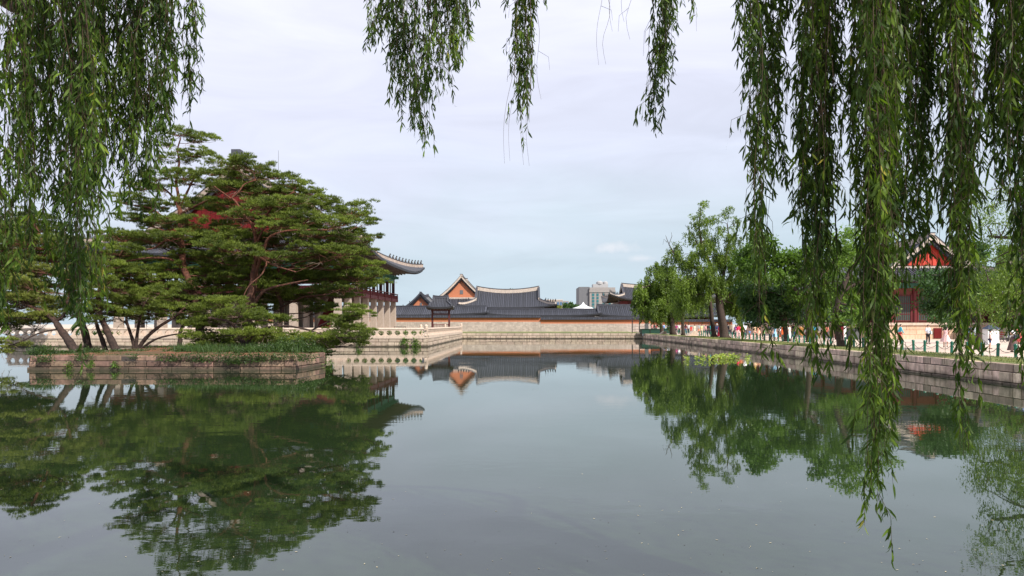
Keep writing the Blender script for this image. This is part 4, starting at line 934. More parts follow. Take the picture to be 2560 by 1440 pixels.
# ------------------------------------------------------------------ bank trees
def broad_tree(label, base, trunkpts, blobs, Y, m, leaf=(.30,.11), dens=1.0, willow=False, r0=.45, group=None, bark=None, cat='tree', strand=2.2, name='tree', bare=(), droopy=.25):
    root=empty(name,(P(base[0],base[1],Y).x,Y,GZ),label=label,cat=cat,group=group); inv=-Vector(root.location)
    tb=MB(); nodes=[]
    for ti,(pts,ra,rb_) in enumerate(trunkpts):
        w=[P(px,py,Y+d) for px,py,d in pts]
        if ti==0: w[0].z=GZ-.1
        fin=[]
        for i in range(len(w)-1):
            a=w[max(i-1,0)]; b_=w[i]; c_=w[i+1]; d_=w[min(i+2,len(w)-1)]
            for k in range(3):
                t=k/3; fin.append(.5*((2*b_)+(c_-a)*t+(2*a-5*b_+4*c_-d_)*t*t+(3*b_-a-3*c_+d_)*t**3))
        fin.append(w[-1]); n=len(fin); rr=[ra+(rb_-ra)*(i/(n-1))**.8 for i in range(n)]
        if ti==0: rr[0]*=1.4
        tb.tube([p+inv for p in fin],rr,9); nodes+= list(zip(fin,rr))
    C=[];D=[];Ls=[];Ws=[]; lb=MB()
    for bl in blobs:
        px,py,rx,rz=bl[:4]; dy=bl[4] if len(bl)>4 else random.uniform(-1.6,1.6)
        c=P(px,py,Y+dy); s=(Y+dy)/FPX; RX=rx*s; RZ=rz*s; RY=min(RX,3.2)
        best=min(nodes,key=lambda q:(q[0]-c).length+ (3 if q[0].z>c.z+1 else 0))
        lb.tube([q+inv for q in wob(best[0],c,5,.12)],[min(best[1]*.5,.12)*(1-.15*i) for i in range(6)],5,caps=False)
        nclump=max(5,int(RX*RZ*6.5*dens))
        for k in range(nclump):
            v=Vector((random.gauss(0,1),random.gauss(0,1),random.gauss(0,1))).normalized()*(random.random()**.33)
            cc=c+Vector((v.x*RX,v.y*RY,v.z*RZ)); cr=random.uniform(.35,.75)
            if random.random()<.3: lb.tube([q+inv for q in wob(c,cc,3,.15)],[.05,.035,.025,.015],4,caps=False)
            if willow:
                ns=random.randint(5,9)
                for q in range(ns):
                    Ln=random.uniform(.5,1)*strand*(1.0 if v.z<.2 else .55)*max(.22,min(1,(py-530)/150)); m_=int(Ln/.13)+3
                    z=np.linspace(0,-Ln,m_); ox,oy=random.gauss(0,cr*.55),random.gauss(0,cr*.55); sw=random.uniform(-.25,.25)
                    pos=np.stack([cc.x+ox+sw*(z/Ln)**2*-1+RNG.normal(size=m_)*.05,cc.y+oy+RNG.normal(size=m_)*.06,cc.z+z+.3*math.sin(q)],1)
                    C.append(pos); D.append(unit(RNG.normal(size=(m_,3))*.5+np.array([0,0,-1.0]))); Ls.append(np.full(m_,leaf[0])); Ws.append(np.full(m_,leaf[1]))
                    # feather
                    C.append(pos+RNG.normal(size=(m_,3))*.10); D.append(unit(RNG.normal(size=(m_,3))*.6+np.array([0,0,-.8]))); Ls.append(np.full(m_,leaf[0]*.8)); Ws.append(np.full(m_,leaf[1]))
            else:
                m_=int(46*cr/.5); t=unit(RNG.normal(size=(m_,3)))*(RNG.random((m_,1))**.4)
                C.append(np.array(cc)+t*cr*np.array([1.2,1.2,.75])); D.append(unit(RNG.normal(size=(m_,3))+t*.7-np.array([0,0,droopy]))); Ls.append(leaf[0]*(.6+.7*RNG.random(m_))); Ws.append(leaf[1]*(.7+.6*RNG.random(m_)))
    for pts,ra in bare:
        w=[P(px,py,Y) for px,py in pts]; tb.tube([p+inv for p in w],[ra*(1-.8*i/(len(w)-1)) for i in range(len(w))],5)
    tb.add(lb.v,lb.f); tb.build('trunk',bark or M_wbark,root,smooth=True)
    C=np.concatenate(C)+np.array(inv); V,F=leaf_geo(C,np.concatenate(D),np.concatenate(Ls),np.concatenate(Ws),bend=.15); np_obj('crown',V,F,m,root)
    return root
WG='willows along the grass verge'
broad_tree('tallest bank willow with a forked dark trunk and open spiky top above the crowd',(1808,843),
 [([(1812,848,0),(1808,815,0),(1800,770,0),(1797,740,0)],.62,.42),([(1797,742,0),(1775,700,0),(1735,668,.5),(1700,650,.8),(1675,632,1)],.30,.08),([(1797,742,0),(1775,660,.3),(1757,620,.4),(1748,570,.2),(1752,525,0)],.30,.07),
  ([(1799,750,0),(1808,700,.3),(1815,640,.6),(1822,600,.6),(1818,560,.8)],.24,.07),([(1800,765,0),(1840,720,-.8),(1862,690,-1)],.2,.08)],
 [(1752,514,16,14),(1748,545,22,18),(1768,560,18,18),(1790,550,14,12),(1740,590,22,20),(1770,600,24,24),(1800,575,16,14),(1826,530,15,12),(1834,560,15,18),(1822,590,16,14),(1690,618,22,12),(1712,635,26,16),(1745,635,24,16),(1715,665,30,18),
  (1755,668,30,18),(1790,640,26,26),(1785,690,24,22),(1820,650,30,24),(1815,700,32,22),(1850,690,28,24),(1855,730,26,24),(1830,745,22,24),(1765,712,26,18),(1730,705,30,20),(1700,700,26,20),(1862,640,26,20),(1830,612,18,14),(1850,765,18,16),(1705,735,26,16),(1745,745,20,16),(1672,652,16,14),(1872,690,22,20),(1885,655,22,18),(1892,715,20,20),(1760,610,20,16),(1735,560,10,10),(1840,600,14,12)],
 86,L_bankw,leaf=(.30,.10),willow=True,strand=2.0,group=WG,name='willow_tree',cat='willow tree',dens=1.5,
 bare=[([(1700,650),(1680,628),(1668,600),(1664,588)],.09),([(1690,640),(1672,612),(1680,590),(1678,580)],.06),([(1745,612),(1735,590),(1722,575),(1713,562)],.07),([(1668,606),(1660,598),(1657,612)],.04)])
broad_tree('slender dark willow trunk standing just left of the tallest willow, dripping long strands',(1780,846),
 [([(1786,846,0),(1780,800,0),(1776,760,0),(1768,725,0),(1760,700,0)],.36,.15)],
 [(1750,700,26,20),(1730,722,26,18),(1765,735,20,18),(1742,755,22,16),(1718,745,20,14),(1698,760,14,12)],92,L_bankw,leaf=(.26,.07),willow=True,strand=2.6,group=WG,name='willow_tree',cat='willow tree')
broad_tree('round-headed willow farthest along the verge by the orange wall',(1680,834),
 [([(1683,838,0),(1680,800,0),(1672,770,0),(1660,740,0),(1650,710,0)],.5,.2),([(1673,775,0),(1685,740,0),(1690,715,0)],.2,.1)],
 [(1642,668,22,16),(1660,690,30,20),(1625,700,20,16),(1600,720,16,16),(1640,725,34,22),(1680,710,26,20),(1695,735,24,20),(1610,750,26,18),(1650,765,28,20),(1685,762,24,18),(1620,775,16,12),(1590,758,14,12),(1665,790,18,10),(1672,672,18,14)],
 112,L_bankw,leaf=(.38,.13),willow=True,strand=2.0,group=WG,name='willow_tree',cat='willow tree',dens=1.3)
broad_tree('pale slim-trunked willow between the round-headed and the tallest willow',(1708,838),
 [([(1708,836,0),(1707,800,0),(1709,760,0),(1712,730,0)],.30,.14)],[(1708,700,22,16),(1715,722,24,18),(1695,738,20,16),(1722,752,18,14),(1700,765,16,12)],104,L_bankw,leaf=(.28,.08),willow=True,strand=2.4,group=WG,name='willow_tree',cat='willow tree')
broad_tree('small willow with a dark foot nearest the green ticket booth by the wall end',(1655,836),[([(1656,838,0),(1652,810,0),(1646,785,0)],.4,.2)],[(1640,770,18,12),(1655,758,20,14),(1625,760,16,12)],118,L_bankw,leaf=(.30,.09),willow=True,strand=2.0,group=WG,name='willow_tree',cat='willow tree')
BG='broadleaf trees on the plaza'
broad_tree('dense dark green tree behind the hanging willow strand, its crown nearly touching the crowd',(1975,846),
 [([(1968,850,0),(1962,815,0),(1955,780,0),(1960,740,0)],.3,.16),([(1960,760,0),(1990,720,0),(2010,700,0)],.14,.07)],
 [(1890,730,30,22),(1868,755,24,20),(1920,750,34,24),(1960,725,34,24),(1900,780,34,20),(1950,775,34,22),(1990,760,28,22),(1930,805,34,10),(1890,805,24,8),(2000,795,22,14),(1860,720,22,16)],
 70,L_deep,leaf=(.32,.16),group=BG,cat='tree',dens=3.0)
broad_tree('large mid green tree filling the gap between the bank willow and the hanging strands',(2025,852),
 [([(2024,856,0),(2022,810,0),(2018,760,0),(2010,700,0)],.30,.2),([(2018,760,0),(1960,690,0),(1920,650,0)],.2,.08),([(2015,730,0),(2060,680,0),(2090,650,0)],.18,.08)],
 [(1885,595,26,16),(1915,610,30,20),(1880,630,34,20),(1930,645,40,24),(1885,670,36,20),(1975,650,40,26),(1930,690,44,22),(1990,690,40,24),(2030,640,40,26),(2050,690,40,26),(2075,740,34,26),(2000,735,36,20),(1850,655,20,14),(2060,600,30,20),(2085,640,30,20),(2040,570,22,14)],
 66,L_broad,leaf=(.34,.16),group=BG,dens=2.8)
broad_tree('bright layered green tree between the wide willow columns, leaning trunk beside the red post box',(2100,858),
 [([(2104,862,0),(2096,830,0),(2088,790,0),(2100,740,0),(2120,690,0)],.30,.18),([(2105,730,0),(2160,700,0),(2210,690,0)],.15,.06),([(2112,715,0),(2130,650,0),(2140,610,0)],.14,.06)],
 [(2120,585,40,12),(2165,590,30,12),(2105,620,40,14),(2160,630,46,14),(2210,640,36,12),(2120,660,50,15),(2190,675,44,14),(2110,700,44,14),(2170,712,50,14),(2225,705,30,12),(2115,745,44,16),(2180,755,44,16),(2140,785,40,14),(2090,770,30,14),(2205,780,26,12),(2100,800,24,8),(2150,805,30,8)],
 52,leafmat('fresh_leaf',(.055,.12,.02),(.20,.32,.05),.5,.3,.6),leaf=(.26,.12),group=BG,dens=3.4,droopy=0)
broad_tree('low drooping dark green tree hanging in front of the red hall door',(2440,880),
 [([(2445,868,0),(2448,820,0),(2440,760,0),(2420,700,0)],.22,.14),([(2425,715,0),(2380,690,0),(2330,688,0)],.12,.05)],
 [(2320,695,24,14),(2345,690,34,16),(2385,698,34,16),(2325,725,22,18),(2355,725,32,20),(2395,730,32,20),(2330,760,20,20),(2362,765,28,20),(2400,770,26,18),(2350,795,18,12),(2378,800,14,10),(2425,740,26,22),(2405,695,26,14)],
 47,L_deep,leaf=(.20,.12),group=BG,dens=7,droopy=.6)
broad_tree('light green willow drooping at the picture edge behind the long strands',(2740,900),
 [([(2760,905,0),(2740,800,0),(2700,700,0),(2650,620,0)],.5,.3),([(2740,760,0),(2650,640,0),(2560,600,0),(2480,592,0)],.2,.06),([(2700,690,0),(2600,520,0),(2520,480,0),(2500,440,0)],.18,.05),([(2720,720,0),(2640,500,0),(2600,380,0)],.16,.05)],
 [(2455,488,22,18),(2480,515,26,22),(2450,545,24,20),(2500,560,30,20),(2470,590,28,14),(2540,530,34,22),(2530,600,34,20),(2450,660,30,16),(2490,660,34,18),(2530,670,36,24),(2470,700,34,26),(2510,720,36,28),(2550,730,36,30),(2450,740,26,22),(2490,770,30,14),(2550,640,34,26),(2600,560,50,40),(2620,680,60,60),(2600,450,50,40),(2560,480,30,24),(2700,500,80,80),(2640,380,60,50)],
 34,L_bankw,leaf=(.16,.048),willow=True,strand=1.2,group='willows along the grass verge',name='willow_tree',cat='willow tree',dens=3.6)
broad_tree('small leafy tree beside the tan roofed building at the picture edge',(2530,850),
 [([(2560,850,0),(2545,790,0),(2530,740,0)],.3,.15)],[(2500,640,34,16),(2480,690,30,20),(2530,700,36,24),(2500,740,34,22),(2460,765,30,18),(2530,770,36,20),(2555,720,30,30),(2475,720,30,24),(2440,755,24,18),(2500,790,30,12)],60,L_broad,leaf=(.22,.09),group=BG,dens=1.3)
# distant green mass between buildings
broad_tree('small round dark green treetop just left of the office block',(1428,790),[([(1430,800,0),(1430,775,0)],.6,.4)],[(1418,765,10,5),(1432,763,12,6),(1442,768,8,4)],240,L_deep,leaf=(.8,.4),dens=.5,group='far trees',cat='tree')
broad_tree('yellowish treetop tucked behind the roof end beside the round green one',(1390,790),[([(1390,800,0),(1390,778,0)],.6,.4)],[(1386,770,8,4),(1396,770,6,3)],235,L_pine2,leaf=(.8,.4),dens=.5,group='far trees',cat='tree')
broad_tree('faint treetop behind the long hall ridge',(1280,790),[([(1279,800,0),(1279,740,0)],.6,.4)],[(1279,727,8,3)],260,L_deep,leaf=(.8,.4),dens=.8,group='far trees',cat='tree')
for i,(px,py) in enumerate(((1850,770),(1940,735),(2060,700),(2250,760),(2420,640),(2540,650),(2620,700))):
    broad_tree(['far backdrop tree behind the tallest bank willow','far backdrop tree behind the dense dark tree','far backdrop tree above the red hall roof end','far backdrop tree in front of the stone base','far backdrop tree behind the red gable','far backdrop tree behind the tan roof','far backdrop tree past the picture edge'][i],(px,830),[([(px,830,0),(px,py,0)],.6,.3)],[(px+random.uniform(-26,26),py+random.uniform(-22,26),30,20) for _ in range(16)],140+i*3,[L_deep,L_broad][i%2],leaf=(.55,.28),dens=.35,group='backdrop trees behind the palace',cat='tree')

# floating hyacinth
n=0; C=[]; 
for (px,w_,k) in ((1715,10,3),(1740,6,2),(1757,9,3),(1776,9,3),(1795,12,5),(1812,15,8),(1826,15,9),(1842,9,3),(1868,7,4)):
    for j in range(k):
        c=P(px+random.uniform(-w_,w_)*.7,897+random.uniform(-4,4),1); Y=CZ*FPX/(897+random.uniform(-5,6)+ (3 if px<1790 else 0)-CY); C.append(((px+random.uniform(-w_,w_)*.7-CX)/FPX*Y,Y,.02))
b=MB()
for (x,y,z) in C:
    for q in range(9):
        a=random.uniform(0,6.28); r=random.uniform(.06,.24); h=random.uniform(.05,.24)*(1.5 if random.random()<.2 else 1); tip=Vector((x+math.cos(a)*r,y+math.sin(a)*r,z+h)); d=Vector((math.cos(a),math.sin(a),.5)).normalized(); s=Vector((-math.sin(a),math.cos(a),0)); l=random.uniform(.10,.17)
        b.tube([(x,y,-.02),tip],[.012,.008],4,caps=False)
        b.add([tip,tip+d*l*.4+s*l*.5,tip+d*l*.9+s*l*.3,tip+d*l*1.05,tip+d*l*.9-s*l*.3,tip+d*l*.4-s*l*.5],[(0,1,2,3),(0,3,4,5)])
tag(b.build('water_hyacinth',L_hya),label='raft of bright yellow-green water hyacinth floating off the right bank',cat='water plants',kind='stuff')
# floating flecks
def flecks(n,mats_,lab,cat,ll):
    b=MB()
    for i in range(n):
        py=random.uniform(960,1440)**1.0; py=1440-abs(random.gauss(0,190)); 
        if py<930: continue
        px=random.uniform(0,2560); Y=CZ*FPX/(py-CY)
        x=(px-CX)/FPX*Y
        a=random.uniform(0,3.14); l=random.uniform(*ll); w_=l*random.uniform(.2,.6); u=Vector((math.cos(a),math.sin(a),0)); v=Vector((-u.y,u.x,0)); c=Vector((x,Y,.004)); b.add([c-u*l,c+v*w_,c+u*l,c-v*w_],[(0,1,2,3)])
    return tag(b.build('floating_debris',mats_),label=lab,cat=cat,kind='stuff')
flecks(170,mat('pale_fleck',(.50,.44,.30),.8),'pale willow leaf flecks floating on the near water','floating leaves',(.006,.022))
flecks(120,mat('dark_fleck',(.05,.03,.03),.8),'dark specks of floating litter on the near water','floating specks',(.005,.016))

# ------------------------------------------------------------------ overhanging willows (near)
M_twig=mat('willow_twig',(.05,.028,.015),.8,var=.3,vscale=6)
def near_willow(label, trunk, limbs, bundles, canopy, loc):
    root=empty('willow_tree',loc,label=label,cat='willow tree',group='willows leaning over the near bank'); inv=-Vector(loc); tb=MB()
    for pts,r0,r1 in trunk+limbs:
        w=[Vector(p) for p in pts]; fin=[]
        for i in range(len(w)-1):
            a=w[max(i-1,0)]; b_=w[i]; c_=w[i+1]; d_=w[min(i+2,len(w)-1)]
            for k in range(5):
                t=k/5; fin.append(.5*((2*b_)+(c_-a)*t+(2*a-5*b_+4*c_-d_)*t*t+(3*b_-a-3*c_+d_)*t**3))
        fin.append(w[-1]); n=len(fin); tb.tube([p+inv for p in fin],[(r0+(r1-r0)*(i/(n-1)))*(1+.05*math.sin(i*1.7)) for i in range(n)],12)
    tb.build('trunk',M_wbark,root,smooth=True)
    for bd in bundles:
        pxt,pxb,pyb,Y,sp,ns=bd[:6]; opt=bd[6] if len(bd)>6 else {}
        spb=opt.get('spb',sp*.55); ztop=opt.get('ztop',6.6); ragged=opt.get('rag',.45); ld=opt.get('ld',.026); pytop=opt.get('pytop',-600); side=opt.get('side',.055)
        tw=MB(); C=[];D=[];Ls=[];Ws=[]
        ph=random.uniform(0,6.28); amp=opt.get('amp',.05)
        for k in range(ns):
            y=Y+random.gauss(0,opt.get('dy',.18))
            u=random.gauss(0,.5) if ns>2 else 0; u=max(-1.1,min(1.1,u))
            f=1-ragged*(random.random()**1.3)*(1 if k else 0)
            top=P(pxt+u*sp*1.2,0,y); top.z=ztop+random.uniform(-.2,.4)
            pye=pyb if k==0 else (pytop+ (pyb-pytop)*f if opt.get('full') else 0+(pyb-0)*f)
            if k and pye>pyb-6: pye=pyb-6-random.random()*20
            bot=P(pxb+u*spb*(1.15-.5*f)*1.3,pye,y); n=int(max(8,(top.z-bot.z)/.10))
            pts=[]
            for i in range(n+1):
                t=i/n; q=top.lerp(bot,t); sw=amp*math.sin(t*4.2+ph)*math.sin(math.pi*min(1,t*1.2))+.03*math.sin(t*13+k*2.4)
                pts.append(q+Vector((sw,.6*sw*math.cos(k),0)))
            tw.tube([p+inv for p in pts],[.0042*(1-.7*i/n) for i in range(n+1)],4,caps=False)
            def leaves(pp,dens_):
                pp=np.array([tuple(p) for p in pp]); seg=np.linalg.norm(np.diff(pp,axis=0),axis=1); tot=seg.sum(); m_=int(tot/dens_)
                if m_<2: return
                s_=np.sort(RNG.random(m_))*tot; cum=np.concatenate([[0],np.cumsum(seg)]); idx=np.clip(np.searchsorted(cum,s_)-1,0,len(seg)-1); fr_=((s_-cum[idx])/np.maximum(seg[idx],1e-6))[:,None]
                pos=pp[idx]*(1-fr_)+pp[idx+1]*fr_
                gapn=np.sin(s_*opt.get('gf',3.1)+k*1.7+ph)+.6*np.sin(s_*9.7+k*3.1)>-.62; pos=pos[gapn]; m2=len(pos)
                a=RNG.random(m2)*6.28; el=RNG.random(m2)**1.6*.95+.08
                C.append(pos); D.append(unit(np.stack([np.cos(a)*el,np.sin(a)*el,-np.ones(m2)*(1.0)],1)+RNG.normal(size=(m2,3))*.12)); sz=.55+.85*RNG.random(m2)**1.2; Ls.append(.088*sz); Ws.append(.0135*sz+.002)
            if not opt.get('barren'):
                leaves(pts,ld)
            # side twigs
            nst=int((top.z-bot.z)/.22) if not opt.get('barren') else 1
            for j in range(nst):
                t=random.uniform(.05,.97); p=pts[int(t*n)]; l=random.uniform(.12,.46); a=random.uniform(0,6.28); sdx=side*random.uniform(.6,2.8)
                e=p+Vector((math.cos(a)*sdx,math.sin(a)*sdx*.8,-l)); mid=p.lerp(e,.4)+Vector((math.cos(a)*sdx*.5,math.sin(a)*sdx*.3,.02))
                tw.tube([p+inv,mid+inv,e+inv],[.0022,.0018,.0012],3,caps=False)
                if not opt.get('barren'): leaves([p,mid,e],ld*.8)
        if C:
            C=np.concatenate(C)+np.array(inv); n=len(C); V,F=leaf_geo(C,np.concatenate(D),np.concatenate(Ls),np.concatenate(Ws),bend=RNG.normal(size=n)*.35,fine=True)
            b0=len(V); TV=np.array([tuple(v) for v in tw.v]); TQ=np.array([f for f in tw.f if len(f)==4])+b0
            mi=np.concatenate([np.zeros(len(F[0])+len(F[1])),np.ones(len(TQ))])
            np_obj('hanging_branch',np.concatenate([V,TV]),F+[TQ],[L_will,M_twig],root,mi=mi)
        else: tw.build('bare_twig',M_twig,root)
    C=[]
    for (x,y,z,rx,ry,rz,n) in canopy:  # unseen crown leaves overhead, placed and thinned to shade the hanging strands
        t=unit(RNG.normal(size=(n,3)))*(RNG.random((n,1))**.33); C.append(np.array([x,y,z])+t*np.array([rx,ry,rz]))
    C=np.concatenate(C); n=len(C); V,F=leaf_geo(C+np.array(inv),unit(RNG.normal(size=(n,3))*.6+np.array([0,0,-1])),.16+.10*RNG.random(n),.045)
    np_obj('crown',V,F,L_will,root)
    return root
B=[]
def add(*a,**k): B.append((*a,k)); 
# left curtain: column tops at px, tip px, tip py
for (pt,pb,tip,Y,sp,ns) in ((10,8,830,5.6,30,6),(40,50,770,5.8,30,6),(-20,-10,880,5.2,26,5),(70,75,720,6.2,34,7),(105,110,640,6.4,40,8),(130,150,760,6.0,34,8),(165,178,800,5.5,26,8),(190,196,850,5.2,24,7),(215,218,800,5.6,26,8),(230,238,735,5.9,28,8),(250,262,560,6.3,40,9),
   (290,296,440,6.6,40,9),(320,330,500,6.3,34,8),(345,352,470,6.5,34,8),(370,378,540,6.2,26,6),(395,400,400,6.6,30,8),(415,418,330,6.8,24,6),(60,62,560,6.9,46,8),(170,172,520,7.0,50,9),(240,244,480,7.1,50,9),(330,334,330,7.1,50,9)): add(pt,pb,tip,Y,sp,max(3,int(ns*.88)),dy=.22,rag=.5)
add(482,480,258,7.0,24,6,rag=.35,dy=.15,amp=.05,spb=20)
LW=near_willow('weeping willow leaning in from the left, its dense leafy curtain covering the upper corner',
 [([(-8.6,1.2,.7),(-8.3,1.6,2.6),(-7.4,2.6,4.6),(-6.0,3.8,6.2),(-4.5,5.6,7.0)],.45,.16)],
 [([(-6.4,3.4,5.9),(-5.6,5.6,6.4),(-5.1,6.4,6.05),tuple(P(20,8,6.8)),tuple(P(72,22,6.6)),tuple(P(66,52,6.5)),tuple(P(25,120,6.3))],.10,.025),
  ([(-4.5,5.6,7.0),(-3.3,6.4,7.0),(-2.2,6.9,6.9)],.12,.05),([(-6.0,3.8,6.2),(-3.5,4.2,7.2),(-.8,4.4,7.9)],.13,.05)],B,
 [(-4.5,2.0,8.3,3.6,4.2,1.2,1500),(-1.0,1.0,8.9,3.0,4.5,1.1,1100),(-7.5,3.5,7.6,1.8,3,1.3,900)],(-8.6,1.2,GZ))
B=[]
for (pt,pb,tip,Y,sp,ns,kk) in (
  (938,932,120,7.6,24,6,{}),(975,972,70,7.7,14,3,{}),(1008,1002,295,7.4,24,6,{'rag':.4}),(1030,1050,342,7.3,26,8,{'rag':.6}),(1062,1068,300,7.4,26,6,{'rag':.5}),(1092,1090,235,7.5,26,7,{}),(1120,1128,190,7.5,28,8,{}),(1150,1148,170,7.6,24,6,{}),(1172,1166,75,7.6,16,4,{}),(1000,996,180,7.6,30,5,{}),
  (1312,1310,362,7.2,20,6,{'rag':.35,'amp':.07}),(1322,1318,250,7.3,18,4,{}),(1300,1288,120,7.3,12,3,{}),
  (1676,1636,332,7.0,18,6,{'rag':.3,'amp':.06}),(1672,1612,305,7.0,8,2,{'rag':.1}),(1668,1662,190,7.1,20,5,{}),(1735,1732,8,7.1,10,2,{})):
    add(pt,pb,tip,Y,sp,ns,dy=.15,spb=sp*.7,ztop=7.0,**kk)
for (pt,pb,tip,Y) in ((1322,1258,408,7.2),(1318,1272,402,7.2),(1330,1306,412,7.2),(1336,1320,414,7.2),(1342,1350,248,7.2),(1520,1494,162,7.3),(1518,1512,160,7.3),(1538,1528,78,7.4),(1568,1572,98,7.4),(1565,1558,55,7.4)): add(pt,pb,tip,Y,4,1,barren=True,ztop=7.0,amp=.03)
MW=near_willow('willow whose thin separate strands hang into the open sky above the pond',
 [([(-1.6,-5.0,.8),(-1.5,-4.6,3.2),(-.9,-3.2,6.2),(.3,-.5,8.4),(1.2,2.5,8.8),(1.6,6.8,7.7)],.42,.10)],
 [([(1.2,3.0,8.7),(-.3,5.2,8.2),(-1.7,7.4,7.35)],.10,.03),([(1.6,5.8,8.0),(2.0,7.3,7.4)],.08,.03),([(.6,3.0,8.7),(0.0,7.3,7.3)],.06,.03)],B,
 [(1.5,.5,9.3,3.4,4.5,1.0,1500),(0,-4,8.2,3.5,2.5,1.2,1500)],(-1.6,-5.0,GZ))
B=[]
for (pt,pb,tip,Y,sp,ns,kk) in (
  (1896,1872,185,5.6,22,4,{'rag':.5}),(1905,1900,930,5.0,18,7,{'rag':.4,'amp':.06}),(1930,1915,640,5.2,24,6,{'rag':.5}),(1950,1955,470,5.4,18,4,{}),
  (2015,2020,700,5.3,32,8,{'rag':.5}),(2050,2045,940,4.9,24,7,{'rag':.4}),(2040,2066,830,5.0,28,7,{'rag':.5}),(1995,2000,540,5.5,24,5,{}),(2075,2080,470,5.5,22,5,{}),
  (2158,2146,720,5.3,22,4,{'rag':.6}),(2180,2188,1308,4.5,26,9,{'rag':.36,'amp':.05}),(2198,2200,1150,4.6,34,9,{'rag':.36}),(2188,2185,900,4.8,38,8,{'rag':.5}),(2222,2225,800,4.9,28,5,{'rag':.5}),(2228,2262,720,5.0,22,4,{}),(2130,2125,330,5.6,18,3,{}),
  (2290,2298,745,5.3,32,9,{'rag':.5}),(2262,2270,420,5.5,24,5,{}),(2318,2318,700,5.2,20,5,{'rag':.6}),
  (2398,2402,1140,4.8,24,8,{'rag':.4}),(2412,2408,900,4.9,28,8,{'rag':.5}),(2386,2390,700,5.2,24,5,{}),(2428,2424,540,5.3,18,4,{}),(2350,2345,240,5.6,16,3,{}),
  (2486,2482,410,5.3,14,4,{}),(2510,2508,520,5.2,24,6,{}),(2545,2540,600,5.0,28,7,{}),(2562,2555,900,4.8,12,4,{'rag':.4}),(2580,2575,1020,4.8,22,6,{}),(2530,2525,360,5.6,26,5,{}),
  (2100,2096,250,5.8,24,4,{}),(2235,2238,240,5.8,30,5,{})):
    add(pt,pb,tip,Y,sp*1.12,max(3,int(ns*1.02)),dy=.18,spb=sp*.95,ztop=6.9,**kk)
for (pt,pb,tip,Y) in ((2000,1996,95,5.4),(2004,2003,110,5.4),(2110,1955,110,5.8),(2400,2404,420,5.2),(2405,2400,600,5.2)): add(pt,pb,tip,Y,4,1,barren=True,ztop=6.9,amp=.02)
RW=near_willow('weeping willow on the right whose long heavy strands reach almost to the water',
 [([(7.6,.8,.6),(7.3,1.2,2.8),(6.4,2.4,5.2),(5.0,3.8,7.0),(3.4,5.0,7.5)],.5,.16)],
 [([(5.0,3.8,7.0),(5.2,5.0,7.2),(3.8,5.6,7.3),(2.2,5.7,7.1)],.12,.04),([(3.4,5.0,7.5),(2.4,5.4,7.3)],.09,.04),([(6.0,2.9,5.9),(5.4,4.6,6.9)],.12,.05)],B,
 [(4.6,1.6,8.7,3.6,3.6,1.2,1700),(8.6,1.0,8.2,3.2,3.6,1.6,1700),(5.5,-4.0,8.6,4.2,3.2,1.4,2000),(11,-4,8,3.5,3.5,1.6,2600)],(7.6,.8,GZ))
# ------------------------------------------------------------------ bollards and chains
ordn=['first','second','third','fourth','fifth','sixth','seventh','eighth','ninth','tenth','eleventh','twelfth','thirteenth','fourteenth','fifteenth','sixteenth','seventeenth','eighteenth','nineteenth','twentieth']
BP=[]; y=35.35
while y<118: BP.append(y); y+=1.35
proto=empty('bollard',(25.5,BP[0],GZ-.02),cat='bollard',group='green bollards along the grass verge')
b=MB(); b.lathe((0,0,0),[(.085,0),(.085,.02),(.078,.03),(.076,.62),(.07,.63)],14); b.build('post',M_bollard,proto,smooth=False)
b=MB(); b.lathe((0,0,.62),[(.088,0),(.092,.02),(.092,.075),(.08,.10),(.05,.13),(.0,.14)],14); b.build('cap',M_bollard,proto)
def bx_(y): return 25.5+.9*max(0,(y-60)/58)+.05*math.sin(y)
for i,yy in enumerate(BP):
    o=proto if i==0 else copy_tree(proto)
    o.location=(bx_(yy),yy,GZ-.02); o.rotation_euler=(random.gauss(0,.018),random.gauss(0,.018),0)
    o['label']=f'{ordn[i]} green metal bollard along the path counted from the picture right edge' if i<20 else 'small green bollard in the crowded far part of the bollard row'
b=MB()
chains=[]
for i in range(34):
    a=Vector((bx_(BP[i]),BP[i],GZ+.52)); c=Vector((bx_(BP[i+1]),BP[i+1],GZ+.52)); sag=.27+.05*math.sin(i*2.3)
    b=MB(); n=26; prev=None
    for k in range(n):
        t0=k/n; t1=(k+1.25)/n
        f=lambda t:a.lerp(c,t)+Vector((0,0,-sag*(1-(2*t-1)**2)))-a
        p,q=f(t0),f(min(1,t1)); b.bar(p,q,.030 if k%2 else .014,.014 if k%2 else .030)
    o=b.build('chain',M_chain); o.location=a
    tag(o,cat='chain',group='chains strung between the green bollards',label=(f'rusty chain sagging between the {ordn[i]} and {ordn[i+1]} bollards from the picture right edge' if i<19 else 'thin rusty chain sagging between two of the farther green bollards'))
# pale sloping stones on the verge
for (px,Y,s,lab) in ((1664,114,.42,'farther pale sloping stone slab lying on the grass verge'),(1738,98,.6,'nearer and larger pale sloping stone slab on the grass verge')):
    o=empty('stone_slab',(P(px,830,Y).x-.4,Y,GZ),R(8),label=lab,cat='stone slab'); b=MB(); w_=1.6*s
    b.add([(-w_,-.5,0),(w_*.6,-.5,0),(w_*.6,-.5,1.3*s),(w_*.1,-.5,1.35*s),(-w_,.5,0),(w_*.6,.5,0),(w_*.6,.5,1.3*s),(w_*.1,.5,1.35*s)],[(0,1,2,3),(7,6,5,4),(0,4,5,1),(1,5,6,2),(2,6,7,3),(3,7,4,0)]); b.build('slab',M_granite2,o)
    b=MB(); b.box((-w_*.2,0,.03),(w_*1.9,1.3,.10)); b.build('footing',M_bank,o)
